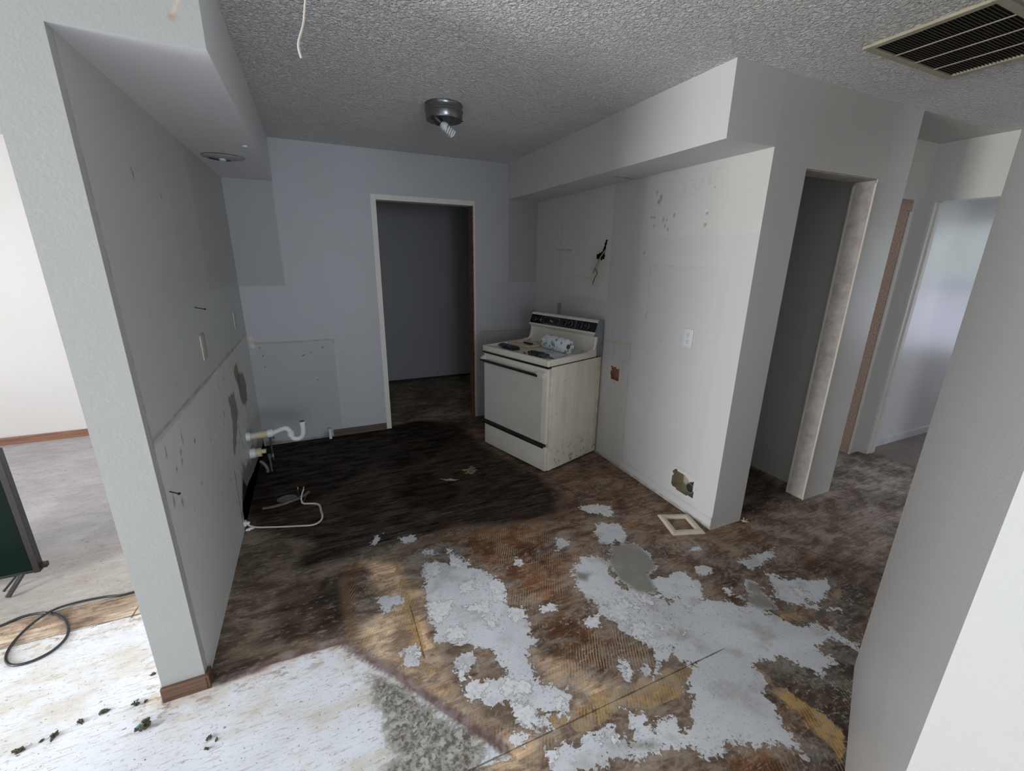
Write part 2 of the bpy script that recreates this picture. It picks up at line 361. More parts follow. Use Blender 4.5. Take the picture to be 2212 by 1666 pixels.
# ------------------------------------------------------------------ floor
FP={'gray':[[[0.384,1.969],[0.456,1.959],[0.514,1.898],[0.551,1.988],[0.607,1.918],[0.611,1.844],[0.691,1.782],[0.727,1.66],[0.687,1.543],[0.679,1.47],[0.748,1.449],[0.714,1.361],[0.744,1.289],[0.662,1.277],[0.639,1.138],[0.671,1.086],[0.74,1.064],[0.729,1.017],[0.675,0.967],[0.598,1.021],[0.601,0.949],[0.567,0.963],[0.502,1.016],[0.504,1.096],[0.44,1.103],[0.427,1.143],[0.389,1.152],[0.365,1.176],[0.375,1.224],[0.456,1.218],[0.539,1.175],[0.561,1.211],[0.523,1.313],[0.517,1.34],[0.305,1.478],[0.341,1.523],[0.324,1.633],[0.347,1.7],[0.355,1.821]],[[0.171,1.465],[0.226,1.477],[0.257,1.427],[0.231,1.373],[0.182,1.402]],[[0.39,1.362],[0.43,1.371],[0.446,1.328],[0.387,1.242],[0.356,1.271]],[[0.129,1.821],[0.169,1.826],[0.21,1.802],[0.234,1.749],[0.198,1.733],[0.152,1.708],[0.119,1.744]],[[1.208,1.668],[1.298,1.644],[1.308,1.569],[1.263,1.494],[1.274,1.415],[1.364,1.328],[1.421,1.235],[1.48,1.232],[1.574,1.18],[1.701,1.103],[1.789,1.032],[1.824,0.944],[1.882,0.87],[1.853,0.817],[1.799,0.737],[1.711,0.684],[1.693,0.743],[1.636,0.8],[1.567,0.822],[1.491,0.823],[1.468,0.736],[1.421,0.736],[1.402,0.639],[1.359,0.587],[1.35,0.512],[1.283,0.604],[1.188,0.623],[1.147,0.663],[1.081,0.617],[1.018,0.693],[0.934,0.746],[0.86,0.79],[0.866,0.839],[0.878,0.908],[0.949,0.851],[0.933,0.792],[0.992,0.832],[1.037,0.8],[1.026,0.751],[1.082,0.768],[1.139,0.799],[1.149,0.848],[1.194,0.892],[1.28,0.916],[1.236,0.95],[1.232,1.026],[1.192,0.994],[1.129,0.982],[1.137,1.01],[1.154,1.086],[1.122,1.154],[1.105,1.199],[1.068,1.293],[1.083,1.393],[1.059,1.484],[1.092,1.581]],[[1.44,1.391],[1.653,1.359],[1.665,1.271],[1.605,1.187],[1.528,1.18],[1.49,1.237],[1.409,1.231],[1.424,1.308]],[[1.509,1.929],[1.593,1.859],[1.583,1.733],[1.474,1.704],[1.386,1.757],[1.42,1.85]],[[2.001,1.297],[2.099,1.308],[2.304,1.303],[2.191,1.241],[2.001,1.233]],[[2.061,1.182],[2.096,1.108],[2.311,1.014],[2.173,0.941],[2.023,0.954],[2.159,0.865],[2.075,0.883],[1.981,0.963],[1.936,1.044]],[[1.836,0.903],[1.97,0.853],[1.925,0.794],[1.789,0.78],[1.844,0.718],[1.713,0.681],[1.694,0.746],[1.702,0.787],[1.59,0.867],[1.615,0.921],[1.676,0.946]],[[1.196,1.683],[1.279,1.661],[1.303,1.572],[1.247,1.522],[1.292,1.467],[1.24,1.388],[1.129,1.394],[1.093,1.496],[1.085,1.568]],[[0.625,0.899],[0.673,0.861],[0.751,0.889],[0.817,0.884],[0.824,0.839],[0.771,0.823],[0.845,0.78],[0.885,0.746],[0.738,0.779],[0.643,0.788],[0.531,0.778],[0.485,0.799],[0.563,0.877]],[[0.996,1.08],[1.037,1.07],[1.033,1.024],[0.992,0.974],[0.951,0.963],[0.961,1.024]],[[1.05,1.024],[1.091,1.014],[1.109,0.96],[1.078,0.944],[1.066,0.986]],[[0.31,2.261],[0.372,2.259],[0.41,2.206],[0.379,2.16],[0.319,2.197]],[[0.165,2.335],[0.2,2.345],[0.202,2.283],[0.162,2.253]],[[0.417,2.087],[0.468,2.076],[0.476,2.028],[0.417,2.032]],[[1.738,1.359],[1.806,1.342],[1.784,1.302],[1.716,1.319]],[[1.843,1.502],[1.923,1.489],[1.893,1.452],[1.82,1.469]],[[1.167,1.896],[1.209,1.863],[1.205,1.791],[1.122,1.784]],[[1.952,0.817],[1.998,0.806],[2.001,0.712],[1.976,0.698],[1.93,0.767]]],'gdark':[[[1.434,1.707],[1.57,1.663],[1.577,1.546],[1.546,1.442],[1.463,1.417],[1.417,1.29],[1.322,1.342],[1.292,1.455],[1.325,1.588]],[[1.76,1.12],[1.904,1.1],[1.899,1.018],[1.886,0.965],[1.786,1.028]],[[0.8,0.816],[0.91,0.773],[0.934,0.746],[0.885,0.746],[0.809,0.785]],[[1.116,1.603],[1.183,1.55],[1.132,1.501],[1.088,1.544]],[[1.91,1.188],[1.956,1.122],[1.89,1.074],[1.835,1.13]]],'white':[[[0.366,1.22],[0.399,1.236],[0.456,1.218],[0.456,1.181],[0.42,1.16],[0.377,1.151],[0.358,1.173]],[[0.501,1.154],[0.547,1.178],[0.566,1.155],[0.551,1.124],[0.508,1.122]],[[0.566,1.155],[0.617,1.125],[0.605,1.101],[0.566,1.096]],[[0.504,1.081],[0.549,1.075],[0.573,1.024],[0.59,0.991],[0.571,0.968],[0.513,1.012],[0.503,1.049]],[[0.357,1.301],[0.399,1.299],[0.398,1.252],[0.367,1.242]],[[0.355,0.985],[0.435,0.956],[0.422,0.939],[0.355,0.952]],[[0.259,1.189],[0.287,1.177],[0.286,1.15],[0.262,1.154]],[[0.458,0.993],[0.525,0.969],[0.485,0.94],[0.452,0.966]],[[0.564,0.882],[0.598,0.884],[0.569,0.858],[0.539,0.849]],[[0.221,1.453],[0.254,1.429],[0.241,1.401],[0.216,1.429]],[[0.391,1.952],[0.447,1.957],[0.47,1.904],[0.429,1.853],[0.384,1.886]],[[0.547,1.974],[0.594,1.908],[0.552,1.868],[0.518,1.912]],[[0.515,1.75],[0.589,1.757],[0.582,1.684],[0.513,1.689]],[[0.353,1.688],[0.455,1.667],[0.427,1.6],[0.358,1.556],[0.338,1.628]],[[0.702,1.735],[0.734,1.655],[0.693,1.54],[0.642,1.585],[0.664,1.686]],[[0.494,1.604],[0.615,1.585],[0.593,1.528],[0.513,1.562]],[[0.68,1.49],[0.739,1.486],[0.747,1.428],[0.677,1.427]],[[0.561,1.509],[0.6,1.441],[0.565,1.436]],[[0.82,1.451],[0.904,1.437],[0.891,1.398],[0.813,1.421]],[[0.978,1.317],[1.05,1.286],[1.036,1.24],[0.973,1.268]],[[0.867,1.82],[0.898,1.777],[0.864,1.748],[0.836,1.775]],[[1.135,1.337],[1.245,1.324],[1.167,1.214],[1.107,1.261]],[[0.386,1.514],[0.467,1.498],[0.447,1.438],[0.366,1.446]],[[0.539,2.048],[0.574,2.033],[0.555,2.001],[0.533,2.011]],[[1.46,2.113],[1.588,2.103],[1.692,2.037],[1.6,1.968],[1.489,2.036]],[[1.305,1.342],[1.357,1.308],[1.336,1.25],[1.299,1.288]],[[1.127,1.299],[1.183,1.274],[1.166,1.23],[1.111,1.265]],[[1.163,1.193],[1.228,1.194],[1.195,1.113],[1.131,1.132]],[[1.276,1.163],[1.297,1.144],[1.272,1.107]],[[0.981,1.321],[1.055,1.299],[1.048,1.252],[0.972,1.256]],[[0.698,1.506],[0.754,1.482],[0.743,1.425],[0.674,1.435]],[[0.828,1.46],[0.903,1.438],[0.891,1.401],[0.817,1.423]],[[0.509,1.07],[0.571,1.062],[0.587,1.004],[0.574,0.967],[0.519,1.009]],[[1.747,1.198],[1.793,1.178],[1.746,1.139]],[[1.179,1.075],[1.212,1.052],[1.189,1.028]],[[0.541,1.171],[0.616,1.139],[0.604,1.101],[0.54,1.109]],[[0.673,1.037],[0.704,1.03],[0.665,0.976],[0.652,0.988]],[[0.73,0.858],[0.755,0.847],[0.738,0.832]],[[0.787,0.844],[0.809,0.829],[0.786,0.817]],[[1.477,1.178],[1.499,1.169],[1.468,1.14]],[[0.878,0.908],[0.903,0.884],[0.881,0.875]],[[1.015,1.063],[1.031,1.032],[0.993,0.981],[0.985,1.014]],[[1.119,1.298],[1.176,1.283],[1.18,1.234],[1.126,1.23]],[[1.232,1.298],[1.277,1.288],[1.241,1.245]],[[1.383,1.294],[1.424,1.287],[1.409,1.251]],[[1.742,1.192],[1.793,1.181],[1.748,1.136],[1.731,1.165]],[[2.076,1.048],[2.125,1.004],[2.089,0.967],[2.047,1.006]],[[1.345,1.073],[1.357,1.063],[1.339,1.05]],[[1.585,2.004],[1.659,1.992],[1.617,1.936],[1.578,1.962]]],'amber':[[[0.595,1.005],[0.695,0.969],[0.856,0.977],[0.928,0.973],[1.075,0.96],[1.206,0.956],[1.284,0.929],[1.258,0.895],[1.183,0.891],[1.143,0.851],[1.033,0.86],[0.918,0.884],[0.877,0.908],[0.817,0.885],[0.725,0.889],[0.669,0.926],[0.613,0.945]],[[1.439,0.935],[1.495,0.933],[1.495,0.894],[1.504,0.818],[1.503,0.721],[1.542,0.623],[1.55,0.538],[1.507,0.488],[1.442,0.463],[1.452,0.54],[1.457,0.629],[1.471,0.687],[1.476,0.769],[1.479,0.843],[1.471,0.914],[1.436,0.924]],[[1.547,0.949],[1.65,0.956],[1.638,0.91],[1.552,0.916]],[[1.863,0.964],[1.955,0.924],[1.897,0.893],[1.827,0.924]],[[2.159,0.947],[2.278,0.939],[2.185,0.893]],[[0.246,2.043],[0.264,2.04],[0.266,1.881],[0.272,1.685],[0.264,1.434],[0.276,1.324],[0.248,1.325],[0.237,1.381],[0.237,1.59],[0.239,1.771],[0.249,1.888]]],'wzone':[[[-7,-4],[-7,2.16],[-0.68,2.16],[-0.68,1.6],[-0.525,1.625],[-0.138,1.619],[-0.038,1.608],[-0.012,1.576],[0.128,1.377],[0.274,1.154],[0.424,0.945],[0.444,0.914],[0.293,0.942],[0.28,0.3],[0.28,-4]]],'mold':[[[0.033,1.411],[0.117,1.367],[0.197,1.251],[0.259,1.143],[0.342,1.05],[0.381,0.957],[0.338,0.938],[0.399,0.86],[0.011,1.032],[0.082,1.084],[0.053,1.227],[0.036,1.329]]],'dark':[[[-0.534,4.03],[0.022,3.986],[0.525,4.021],[0.959,4.115],[1.248,3.926],[1.262,3.305],[1.358,3.01],[1.491,2.603],[1.464,2.251],[1.319,1.985],[1.002,2.068],[0.672,2.158],[0.393,2.172],[0.132,2.16],[-0.015,2.122],[-0.239,2.143],[-0.332,2.278],[-0.221,2.377],[-0.447,2.589],[-0.535,2.675],[-0.538,3.133]],[[0.083,1.942],[0.132,1.966],[0.18,1.856],[0.168,1.819],[0.074,1.868]],[[-0.032,2.184],[0.119,2.161],[0.113,2.111],[-0.018,2.117]],[[1.469,2.054],[1.584,1.986],[1.554,1.945],[1.467,2.0]],[[1.09,3.629],[1.282,3.422],[1.206,3.219],[1.028,3.33]],[[1.205,2.137],[1.287,2.081],[1.23,2.026],[1.18,2.066]]],'black':[[[-0.523,4.025],[0.808,4.078],[0.981,3.589],[0.631,3.267],[0.127,3.301],[-0.081,3.077],[-0.259,2.95],[-0.512,2.877],[-0.545,3.203]],[[0.595,2.871],[0.693,2.673],[0.616,2.562],[0.444,2.729]]],'brown':[[[-0.361,2.125],[-0.011,2.056],[0.001,1.639],[-0.268,1.679],[-0.333,1.739]],[[-0.37,1.663],[-0.268,1.685],[-0.014,1.645],[-0.04,1.611],[-0.308,1.625],[-0.51,1.625],[-0.525,1.675]],[[1.531,0.83],[1.983,0.705],[1.549,0.489],[1.417,0.446],[1.384,0.53],[1.417,0.633]]],'rust':[[[0.668,2.101],[0.964,2.159],[1.086,2.069],[1.15,1.928],[1.266,1.811],[1.212,1.674],[1.125,1.622],[1.074,1.51],[0.98,1.438],[0.862,1.477],[0.769,1.473],[0.693,1.541],[0.731,1.669],[0.695,1.792],[0.607,1.918]],[[0.792,1.374],[0.887,1.353],[1.027,1.364],[1.085,1.267],[1.108,1.159],[1.153,1.087],[1.123,0.985],[1.061,0.981],[0.997,1.08],[0.961,1.025],[0.903,0.999],[0.824,1.155],[0.729,1.363]],[[1.613,1.87],[1.686,1.889],[1.684,1.787],[1.605,1.774]],[[1.147,0.663],[1.188,0.623],[1.283,0.604],[1.301,0.526],[1.187,0.502],[1.033,0.57]],[[0.002,2.069],[0.052,2.107],[0.053,1.991],[0.006,1.705],[-0.009,1.77]],[[1.248,1.817],[1.367,1.684],[1.349,1.613],[1.263,1.65],[1.216,1.732]]],'tan':[[[-0.004,1.568],[0.172,1.491],[0.275,1.473],[0.282,1.327],[0.351,1.279],[0.379,1.237],[0.348,1.164],[0.383,1.134],[0.384,1.03],[0.35,1.04],[0.265,1.165],[0.154,1.359],[0.007,1.537]],[[0.824,1.155],[0.903,0.999],[0.951,0.963],[0.834,0.964],[0.697,0.959],[0.741,1.045],[0.684,1.091],[0.652,1.147],[0.675,1.276]],[[0.113,2.111],[0.253,2.05],[0.263,1.9],[0.344,1.726],[0.304,1.561],[0.258,1.449],[0.169,1.399],[0.086,1.464],[0.004,1.624],[0.039,1.677],[0.125,1.749],[0.146,1.988]],[[1.204,1.959],[1.273,1.835],[1.218,1.674],[1.097,1.587],[1.036,1.476],[0.958,1.532]],[[0.95,1.641],[1.117,1.61],[1.05,1.519],[0.941,1.553]],[[0.355,1.032],[0.493,1.022],[0.607,0.921],[0.557,0.864],[0.438,0.831],[0.326,0.907]]],'hall':[[[2.317,1.548],[2.373,1.35],[2.53,0.992],[2.525,0.885],[5.436,1.807],[5.004,2.537],[3.155,2.212],[2.761,1.541]]],'hdark':[[[2.068,0.89],[2.344,1.007],[2.584,0.903],[2.001,0.697],[1.863,0.65],[1.921,0.783]],[[1.848,0.668],[1.875,0.656],[1.424,0.443],[1.389,0.458]],[[3.075,2.063],[2.999,1.702],[2.535,1.578],[2.435,1.621]]],'mid':[[[1.874,1.672],[2.037,1.539],[2.304,1.538],[2.37,1.349],[2.496,1.123],[2.287,1.122],[2.098,1.336],[1.786,1.364],[1.606,1.507],[1.646,1.675]],[[2.095,1.769],[1.926,2.328],[1.91,2.595],[2.085,2.032]]]}
FL={'seam':[[[0.293,0.942],[0.437,0.944],[0.89,0.932],[1.275,0.933]],[[0.262,1.69],[0.259,1.436]],[[2.317,1.548],[2.373,1.35],[2.53,0.992]]],'pale':[[[-0.016,2.028],[-0.012,1.653]],[[0.314,2.161],[0.698,2.132],[1.078,2.099],[1.332,2.091]]],'band':[[[-0.501,1.619],[-0.261,1.637],[-0.055,1.633],[-0.009,1.57],[0.143,1.37],[0.27,1.185],[0.432,0.949]]]}

SEAMS=[((.10,.943),(1.45,.934),.0035,.75),((.262,1.72),(.259,1.40),.004,.7),((2.317,1.548),(2.58,.90),.004,.6),((-5,2.155),(-.67,2.155),.004,.8),((-5,2.325),(-.67,2.325),.004,.7),((-.909,2.246),(-.918,2.14),.004,.8)]
def floor_material():
    s=NT('stained_subfloor'); tint=s.attr('tint').outputs['Color']
    m1=s.sep(s.attr('m_one').outputs['Color']); m2=s.sep(s.attr('m_two').outputs['Color']); m3=s.sep(s.attr('m_three').outputs['Color'])
    def sd(x): return s.math('MULTIPLY',s.math('SUBTRACT',x,.5),.5)     # stored as d/0.5+0.5
    vx=s.co((1,1,1)); grain=s.noise(1.5,7,.65,s.co((3,45,10)),.8); grain2=s.noise(2,6,.6,s.co((8,110,10),(0,0,.03)),.4)
    big=s.noise(3.0,7,.6,vx,.4); mid=s.noise(14,8,.62,vx,.5); fine=s.noise(55,8,.65,vx,.3); vfine=s.noise(160,5,.6,vx)
    ln=s.sep(s.attr('m_four').outputs['Color']); sm=s.math('SUBTRACT',1.0,s.math('MULTIPLY',ln[0],.8))
    col=s.mix(sm,tint,s.mix(1.0,tint,s.mix(s.ss(grain,.32,.68),(.70,.68,.66),(1.25,1.24,1.22)),'MULTIPLY'))
    col=s.mix(sm,col,s.mix(1.0,col,s.mix(s.ss(grain2,.3,.7),(.85,.84,.83),(1.15,1.15,1.15)),'MULTIPLY'))
    col=s.mix(sm,col,s.mix(1.0,col,s.mix(s.ss(big,.38,.62),(.66,.62,.58),(1.28,1.28,1.26)),'MULTIPLY'))
    blot=s.noise(7,9,.68,s.co((1,1.9,1)),.6); col=s.mix(sm,col,s.mix(1.0,col,s.mix(s.ss(blot,.42,.56),(.62,.57,.52),(1.12,1.12,1.1)),'MULTIPLY'))
    col=s.mix(s.math('MULTIPLY',s.ss(s.noise(19,8,.7,s.co((1,2.4,1)),.4),.55,.62),s.math('MULTIPLY',sm,.45)),col,(.42,.37,.31))
    col=s.mix(s.math('MULTIPLY',s.ss(s.noise(42,6,.7,s.co((1,1.6,1))),.60,.66),.8),col,(.055,.035,.025))
    # trowel comb marks in the old adhesive
    w=s.n('ShaderNodeTexWave',wave_type='BANDS',bands_direction='X'); w.inputs['Scale'].default_value=26; w.inputs['Distortion'].default_value=3.0; w.inputs['Detail'].default_value=2; w.inputs['Detail Scale'].default_value=.6
    s.L(s.co((1,1,1),(0,0,.5)),w.inputs['Vector'])
    combm=s.math('MULTIPLY',m3[0],s.ss(s.noise(5,4,.6,vx),.45,.6))
    col=s.mix(s.math('MULTIPLY',s.math('MULTIPLY',combm,s.ss(w.outputs[1],.45,.8)),.55),col,(.52,.42,.30))
    # dark water stain
    dk=s.math('ADD',m2[2],s.math('MULTIPLY',s.math('SUBTRACT',grain,.5),1.1)); dk=s.math('ADD',dk,s.math('MULTIPLY',s.math('SUBTRACT',big,.5),.5))
    dkm=s.math('MULTIPLY',s.ss(dk,.25,.85),s.ss(m2[2],.02,.2))
    def layer(col,sdv,amp,nz,w,lc,edge=None,raise_=None):
        x=s.math('ADD',sdv,s.math('MULTIPLY',s.math('SUBTRACT',nz,.5),amp)); mk=s.ss(x,-w,w)
        if edge:
            e=s.math('MULTIPLY',s.ss(x,-.010,-.002),s.math('SUBTRACT',1.0,s.ss(x,-.001,.003)))
            col=s.mix(s.math('MULTIPLY',e,.55),col,edge)
        return s.mix(mk,col,lc),mk
    # amber adhesive
    amb=s.mix(s.ss(mid,.35,.62),(.21,.105,.035),(.47,.31,.13)); amb=s.mix(s.math('MULTIPLY',s.ss(w.outputs[1],.55,.9),.35),amb,(.56,.45,.27))
    amb=s.mix(s.math('MULTIPLY',s.ss(fine,.55,.7),.4),amb,(.16,.09,.04))
    col,am=layer(col,sd(m1[2]),.13,mid,.006,amb)
    nzg=s.math('ADD',s.math('MULTIPLY',mid,.55),s.math('MULTIPLY',fine,.45))
    # thin scraped film of felt and glue around the sound felt
    film=s.math('ADD',sd(m1[0]),s.math('MULTIPLY',s.math('SUBTRACT',s.noise(6,10,.66,s.co((1,1.7,1)),.8),.5),.9))
    fm=s.math('MULTIPLY',s.ss(film,-.11,-.05),s.lin(fine,.35,.65,.25,.85))
    col=s.mix(s.math('MULTIPLY',fm,.8),col,s.mix(s.ss(blot,.40,.58),(.16,.135,.115),(.36,.33,.29)))
    # grey felt layer
    gcol=s.mix(s.ss(big,.35,.65),(.59,.615,.655),(.69,.72,.765)); gcol=s.mix(s.math('MULTIPLY',m3[2],1.0),gcol,(.27,.26,.235))
    gcol=s.mix(s.math('MULTIPLY',s.ss(s.noise(7,6,.6,vx),.5,.68),.6),gcol,(.38,.37,.35))
    gcol=s.mix(s.math('MULTIPLY',s.ss(s.noise(110,4,.7,vx),.60,.66),.7),gcol,(.12,.11,.10))
    col,gm=layer(col,sd(m1[0]),.24,nzg,.003,gcol,(.13,.09,.06))
    # small stray gray / white flecks on the wood of the kitchen
    fl=s.math('MULTIPLY',s.ss(fine,.55,.60),s.math('MULTIPLY',s.ss(s.noise(4.2,5,.6,vx),.5,.62),m3[1]))
    col=s.mix(s.math('MULTIPLY',fl,.8),col,(.36,.355,.34))
    # crusty white layer
    wc=s.mix(s.ss(fine,.35,.6),(.60,.62,.65),(.76,.78,.81)); wc=s.mix(s.math('MULTIPLY',s.ss(s.noise(120,4,.7,vx),.62,.7),.6),wc,(.2,.17,.14))
    nzw=s.math('ADD',s.math('MULTIPLY',mid,.35),s.math('MULTIPLY',fine,.65))
    col,wm=layer(col,sd(m1[1]),.16,nzw,.002,wc,(.17,.13,.10))
    # painted sheet near the camera
    wz=s.mix(s.ss(big,.35,.7),(.76,.80,.86),(.68,.71,.76))
    wz=s.mix(s.math('MULTIPLY',s.ss(s.noise(2.2,7,.65,s.co((1,1.6,1))),.46,.66),.75),wz,(.56,.50,.41))
    wz=s.mix(s.math('MULTIPLY',s.ss(s.noise(3,8,.7,s.co((6,40,1)),.5),.54,.62),.5),wz,(.36,.32,.28))
    wz=s.mix(s.ss(s.noise(32,6,.7,s.co((1,1.8,1))),.635,.67),wz,(.13,.10,.075))
    wz=s.mix(s.math('MULTIPLY',s.ss(s.noise(75,6,.7,vx),.60,.65),.8),wz,(.25,.22,.18))
    nearedge=s.ss(sd(m2[0]),.16,.0)
    wz=s.mix(s.math('MULTIPLY',s.math('MULTIPLY',nearedge,s.ss(s.noise(16,8,.7,s.co((1,2.2,1))),.52,.6)),.85),wz,(.30,.21,.13))
    wz=s.mix(s.math('MULTIPLY',s.math('MULTIPLY',nearedge,s.ss(mid,.5,.6)),.5),wz,(.55,.44,.34))
    col,zm=layer(col,sd(m2[0]),.03,mid,.004,wz,(.10,.06,.05))
    # green-grey mould patch
    mo=s.mix(s.ss(fine,.40,.60),(.075,.068,.05),(.33,.31,.265)); mo=s.mix(s.ss(s.noise(26,6,.65,vx),.52,.62),mo,(.44,.43,.39))
    xm=s.math('ADD',sd(m2[1]),s.math('MULTIPLY',s.math('SUBTRACT',nzg,.5),.22)); mm=s.ss(xm,-.02,.02)
    col=s.mix(s.math('MULTIPLY',mm,.92),col,mo)
    kill=s.math('SUBTRACT',1.0,s.math('MULTIPLY',s.math('ADD',gm,wm,clamp=True),.9))
    stain=s.mix(s.ss(s.noise(5,6,.6,s.co((1,4,1))),.35,.65),(.006,.005,.004),(.05,.037,.03))
    col=s.mix(s.math('MULTIPLY',s.math('MULTIPLY',dkm,kill),1.0),col,stain)
    # lines: seams dark / pale, joint band
    col=s.mix(s.math('MULTIPLY',ln[2],s.ss(s.noise(9,6,.6,vx),.25,.5)),col,s.mix(s.ss(mid,.4,.6),(.30,.245,.235),(.15,.10,.09)))
    col=s.mix(s.math('MULTIPLY',ln[1],.6),col,(.20,.125,.075))
    xyz=s.n('ShaderNodeSeparateXYZ'); s.L(s.co(),xyz.inputs[0]); px,py=xyz.outputs[0],xyz.outputs[1]
    for (x0,y0),(x1,y1),wd,al in SEAMS:
        Ls=math.hypot(x1-x0,y1-y0); tx,ty=(x1-x0)/Ls,(y1-y0)/Ls
        dd=s.math('ABSOLUTE',s.math('ADD',s.math('ADD',s.math('MULTIPLY',px,-ty),s.math('MULTIPLY',py,tx)),ty*x0-tx*y0+.0))
        dd=s.math('ADD',dd,s.math('MULTIPLY',s.math('SUBTRACT',mid,.5),.010))
        tt=s.math('ADD',s.math('ADD',s.math('MULTIPLY',px,tx),s.math('MULTIPLY',py,ty)),-(tx*x0+ty*y0))
        mk=s.math('MULTIPLY',s.ss(dd,wd,wd*.3),s.math('MULTIPLY',s.ss(tt,-.005,.01),s.ss(tt,Ls+.005,Ls-.01)))
        col=s.mix(s.math('MULTIPLY',mk,al),col,(.045,.03,.025))
    gl=s.math('ADD',gm,s.math('MULTIPLY',wm,1.3)); h=s.math('ADD',gl,s.math('MULTIPLY',fine,.5)); h=s.math('ADD',h,s.math('MULTIPLY',grain2,.5))
    rough=s.lin(mid,.3,.7,.42,.7); rough=s.math('ADD',rough,s.math('MULTIPLY',zm,.15))
    return s.out(col,rough,normal=s.bump(h,.5,.0018),spec=s.math('SUBTRACT',.24,s.math('MULTIPLY',dkm,.19),clamp=True))
def build_floor():
    xs=np.concatenate([np.arange(-5.1,-2.0,.1),np.arange(-2.0,3.0,.0125),np.arange(3.0,7.11,.05)])
    ys=np.concatenate([np.arange(-3.6,.2,.1),np.arange(.2,4.2,.0125),np.arange(4.2,5.81,.05)])
    X,Y=np.meshgrid(xs,ys);X=X.ravel();Y=Y.ravel();nx,ny=len(xs),len(ys)
    P=Paint(X,Y,(.20,.138,.10))
    def soft(key,lim=.25): return unionsdf(X,Y,FP[key],lim)
    wob=(fbm(X,Y,8,5)-.5)*.16
    def zone(key,col,soft_=.05,a=1.0): P.mixin(a*sstep(soft(key)+wob,-soft_,soft_),col)
    P.c*=(.8+.5*fbm(X,Y*3,2.2,4))[:,None]
    zone('mid',(.235,.165,.12),.08)
    left=sstep(.35-X,-.2,.15)*sstep(2.9-Y,-.3,.3)*sstep(Y-1.6,-.05,.05); P.mixin(left*.85,(.225,.19,.15))
    zone('brown',(.105,.078,.062),.05)
    zone('tan',(.66,.48,.33),.04); zone('rust',(.19,.095,.05),.05)
    zone('hall',(.30,.25,.225),.05); zone('hdark',(.09,.075,.065),.06,.9)
    rear=sstep(Y-4.05,-.05,.05); P.mixin(rear*.8,(.28,.24,.19))
    lr=(X<-.60); plank=lr*sstep(Y-2.155,-.004,.004)
    P.mixin(plank,(.44,.355,.29)); P.mixin(lr*sstep(Y-2.325,-.004,.004),(.40,.375,.36))
    conc=lr*sstep(Y-2.9+wob,-.15,.15); P.c*=(1-.0*conc)[:,None]; P.mixin(conc*.85,(.46,.45,.475))
    P.mixin(conc*sstep(fbm(X,Y*2.2,2.5,5),.5,.65)*.5,(.43,.41,.42))
    rm=sstep(X-4.25,-.02,.02); P.mixin(rm*.8,(.26,.22,.20))
    comb=np.clip(sstep(np.maximum(soft('tan'),np.maximum(soft('rust'),unionsdf(X,Y,FP['hdark'][1:2]))),-.02,.03),0,1)
    fleck=(X>0.0)*(X<3.3)*sstep(2.75-Y,-.2,.2)
    def enc(d): return np.clip(d/.5+.5,0,1)
    g=np.maximum(soft('gray'),soft('gdark'))
    dark=np.clip(sstep(soft('dark',.4),-.07,.12)*.72+sstep(soft('black',.4),-.15,.1)*.8,0,1.2)
    def lines(key,w):
        d=np.full(X.shape,1e9)
        for pl in FL[key]:
            for a,b in zip(pl,pl[1:]): d=np.minimum(d,segdist(X,Y,a,b))
        return 1-sstep(d,w*.5,w)
    seam=np.maximum(lr,sstep(X-4.3,0,.1))*sstep(np.where(X>3,1.0,Y-2.325),-.01,.01)
    At=dict(tint=P.c,m_one=np.stack([enc(g),enc(soft('white')),enc(soft('amber'))],1),
            m_two=np.stack([enc(soft('wzone')),enc(soft('mold')),dark],1),
            m_three=np.stack([comb,fleck,sstep(soft('gdark'),-.01,.02)],1),
            m_four=np.stack([seam,lines('pale',.03),lines('band',.026)],1))
    I,J=np.meshgrid(np.arange(nx-1),np.arange(ny-1));I=I.ravel();J=J.ravel()
    q=np.stack([J*nx+I,J*nx+I+1,(J+1)*nx+I+1,(J+1)*nx+I],1)
    Z=np.zeros(len(X)); 
    me=bpy.data.meshes.new('floor'); nf=len(q); 
    me.vertices.add(len(X)); me.vertices.foreach_set('co',np.stack([X,Y,Z],1).astype(np.float32).ravel())
    me.loops.add(nf*4); me.loops.foreach_set('vertex_index',q.astype(np.int32).ravel())
    me.polygons.add(nf); me.polygons.foreach_set('loop_start',(np.arange(nf)*4).astype(np.int32))
    me.update(calc_edges=True)
    for k,v in At.items():
        a=me.color_attributes.new(k,'FLOAT_COLOR','POINT'); a.data.foreach_set('color',np.concatenate([v,np.ones((len(v),1))],1).astype(np.float32).ravel())
    me.materials.append(floor_material())
    o=bpy.data.objects.new('floor',me); C.objects.link(o); return struct(o)
build_floor()
# ------------------------------------------------------------------ walls of the kitchen
BL=(.05,.045,.04); BR=(.22,.14,.09); DK=(.30,.27,.24); YE=(.60,.52,.42); GR=(.45,.45,.44)
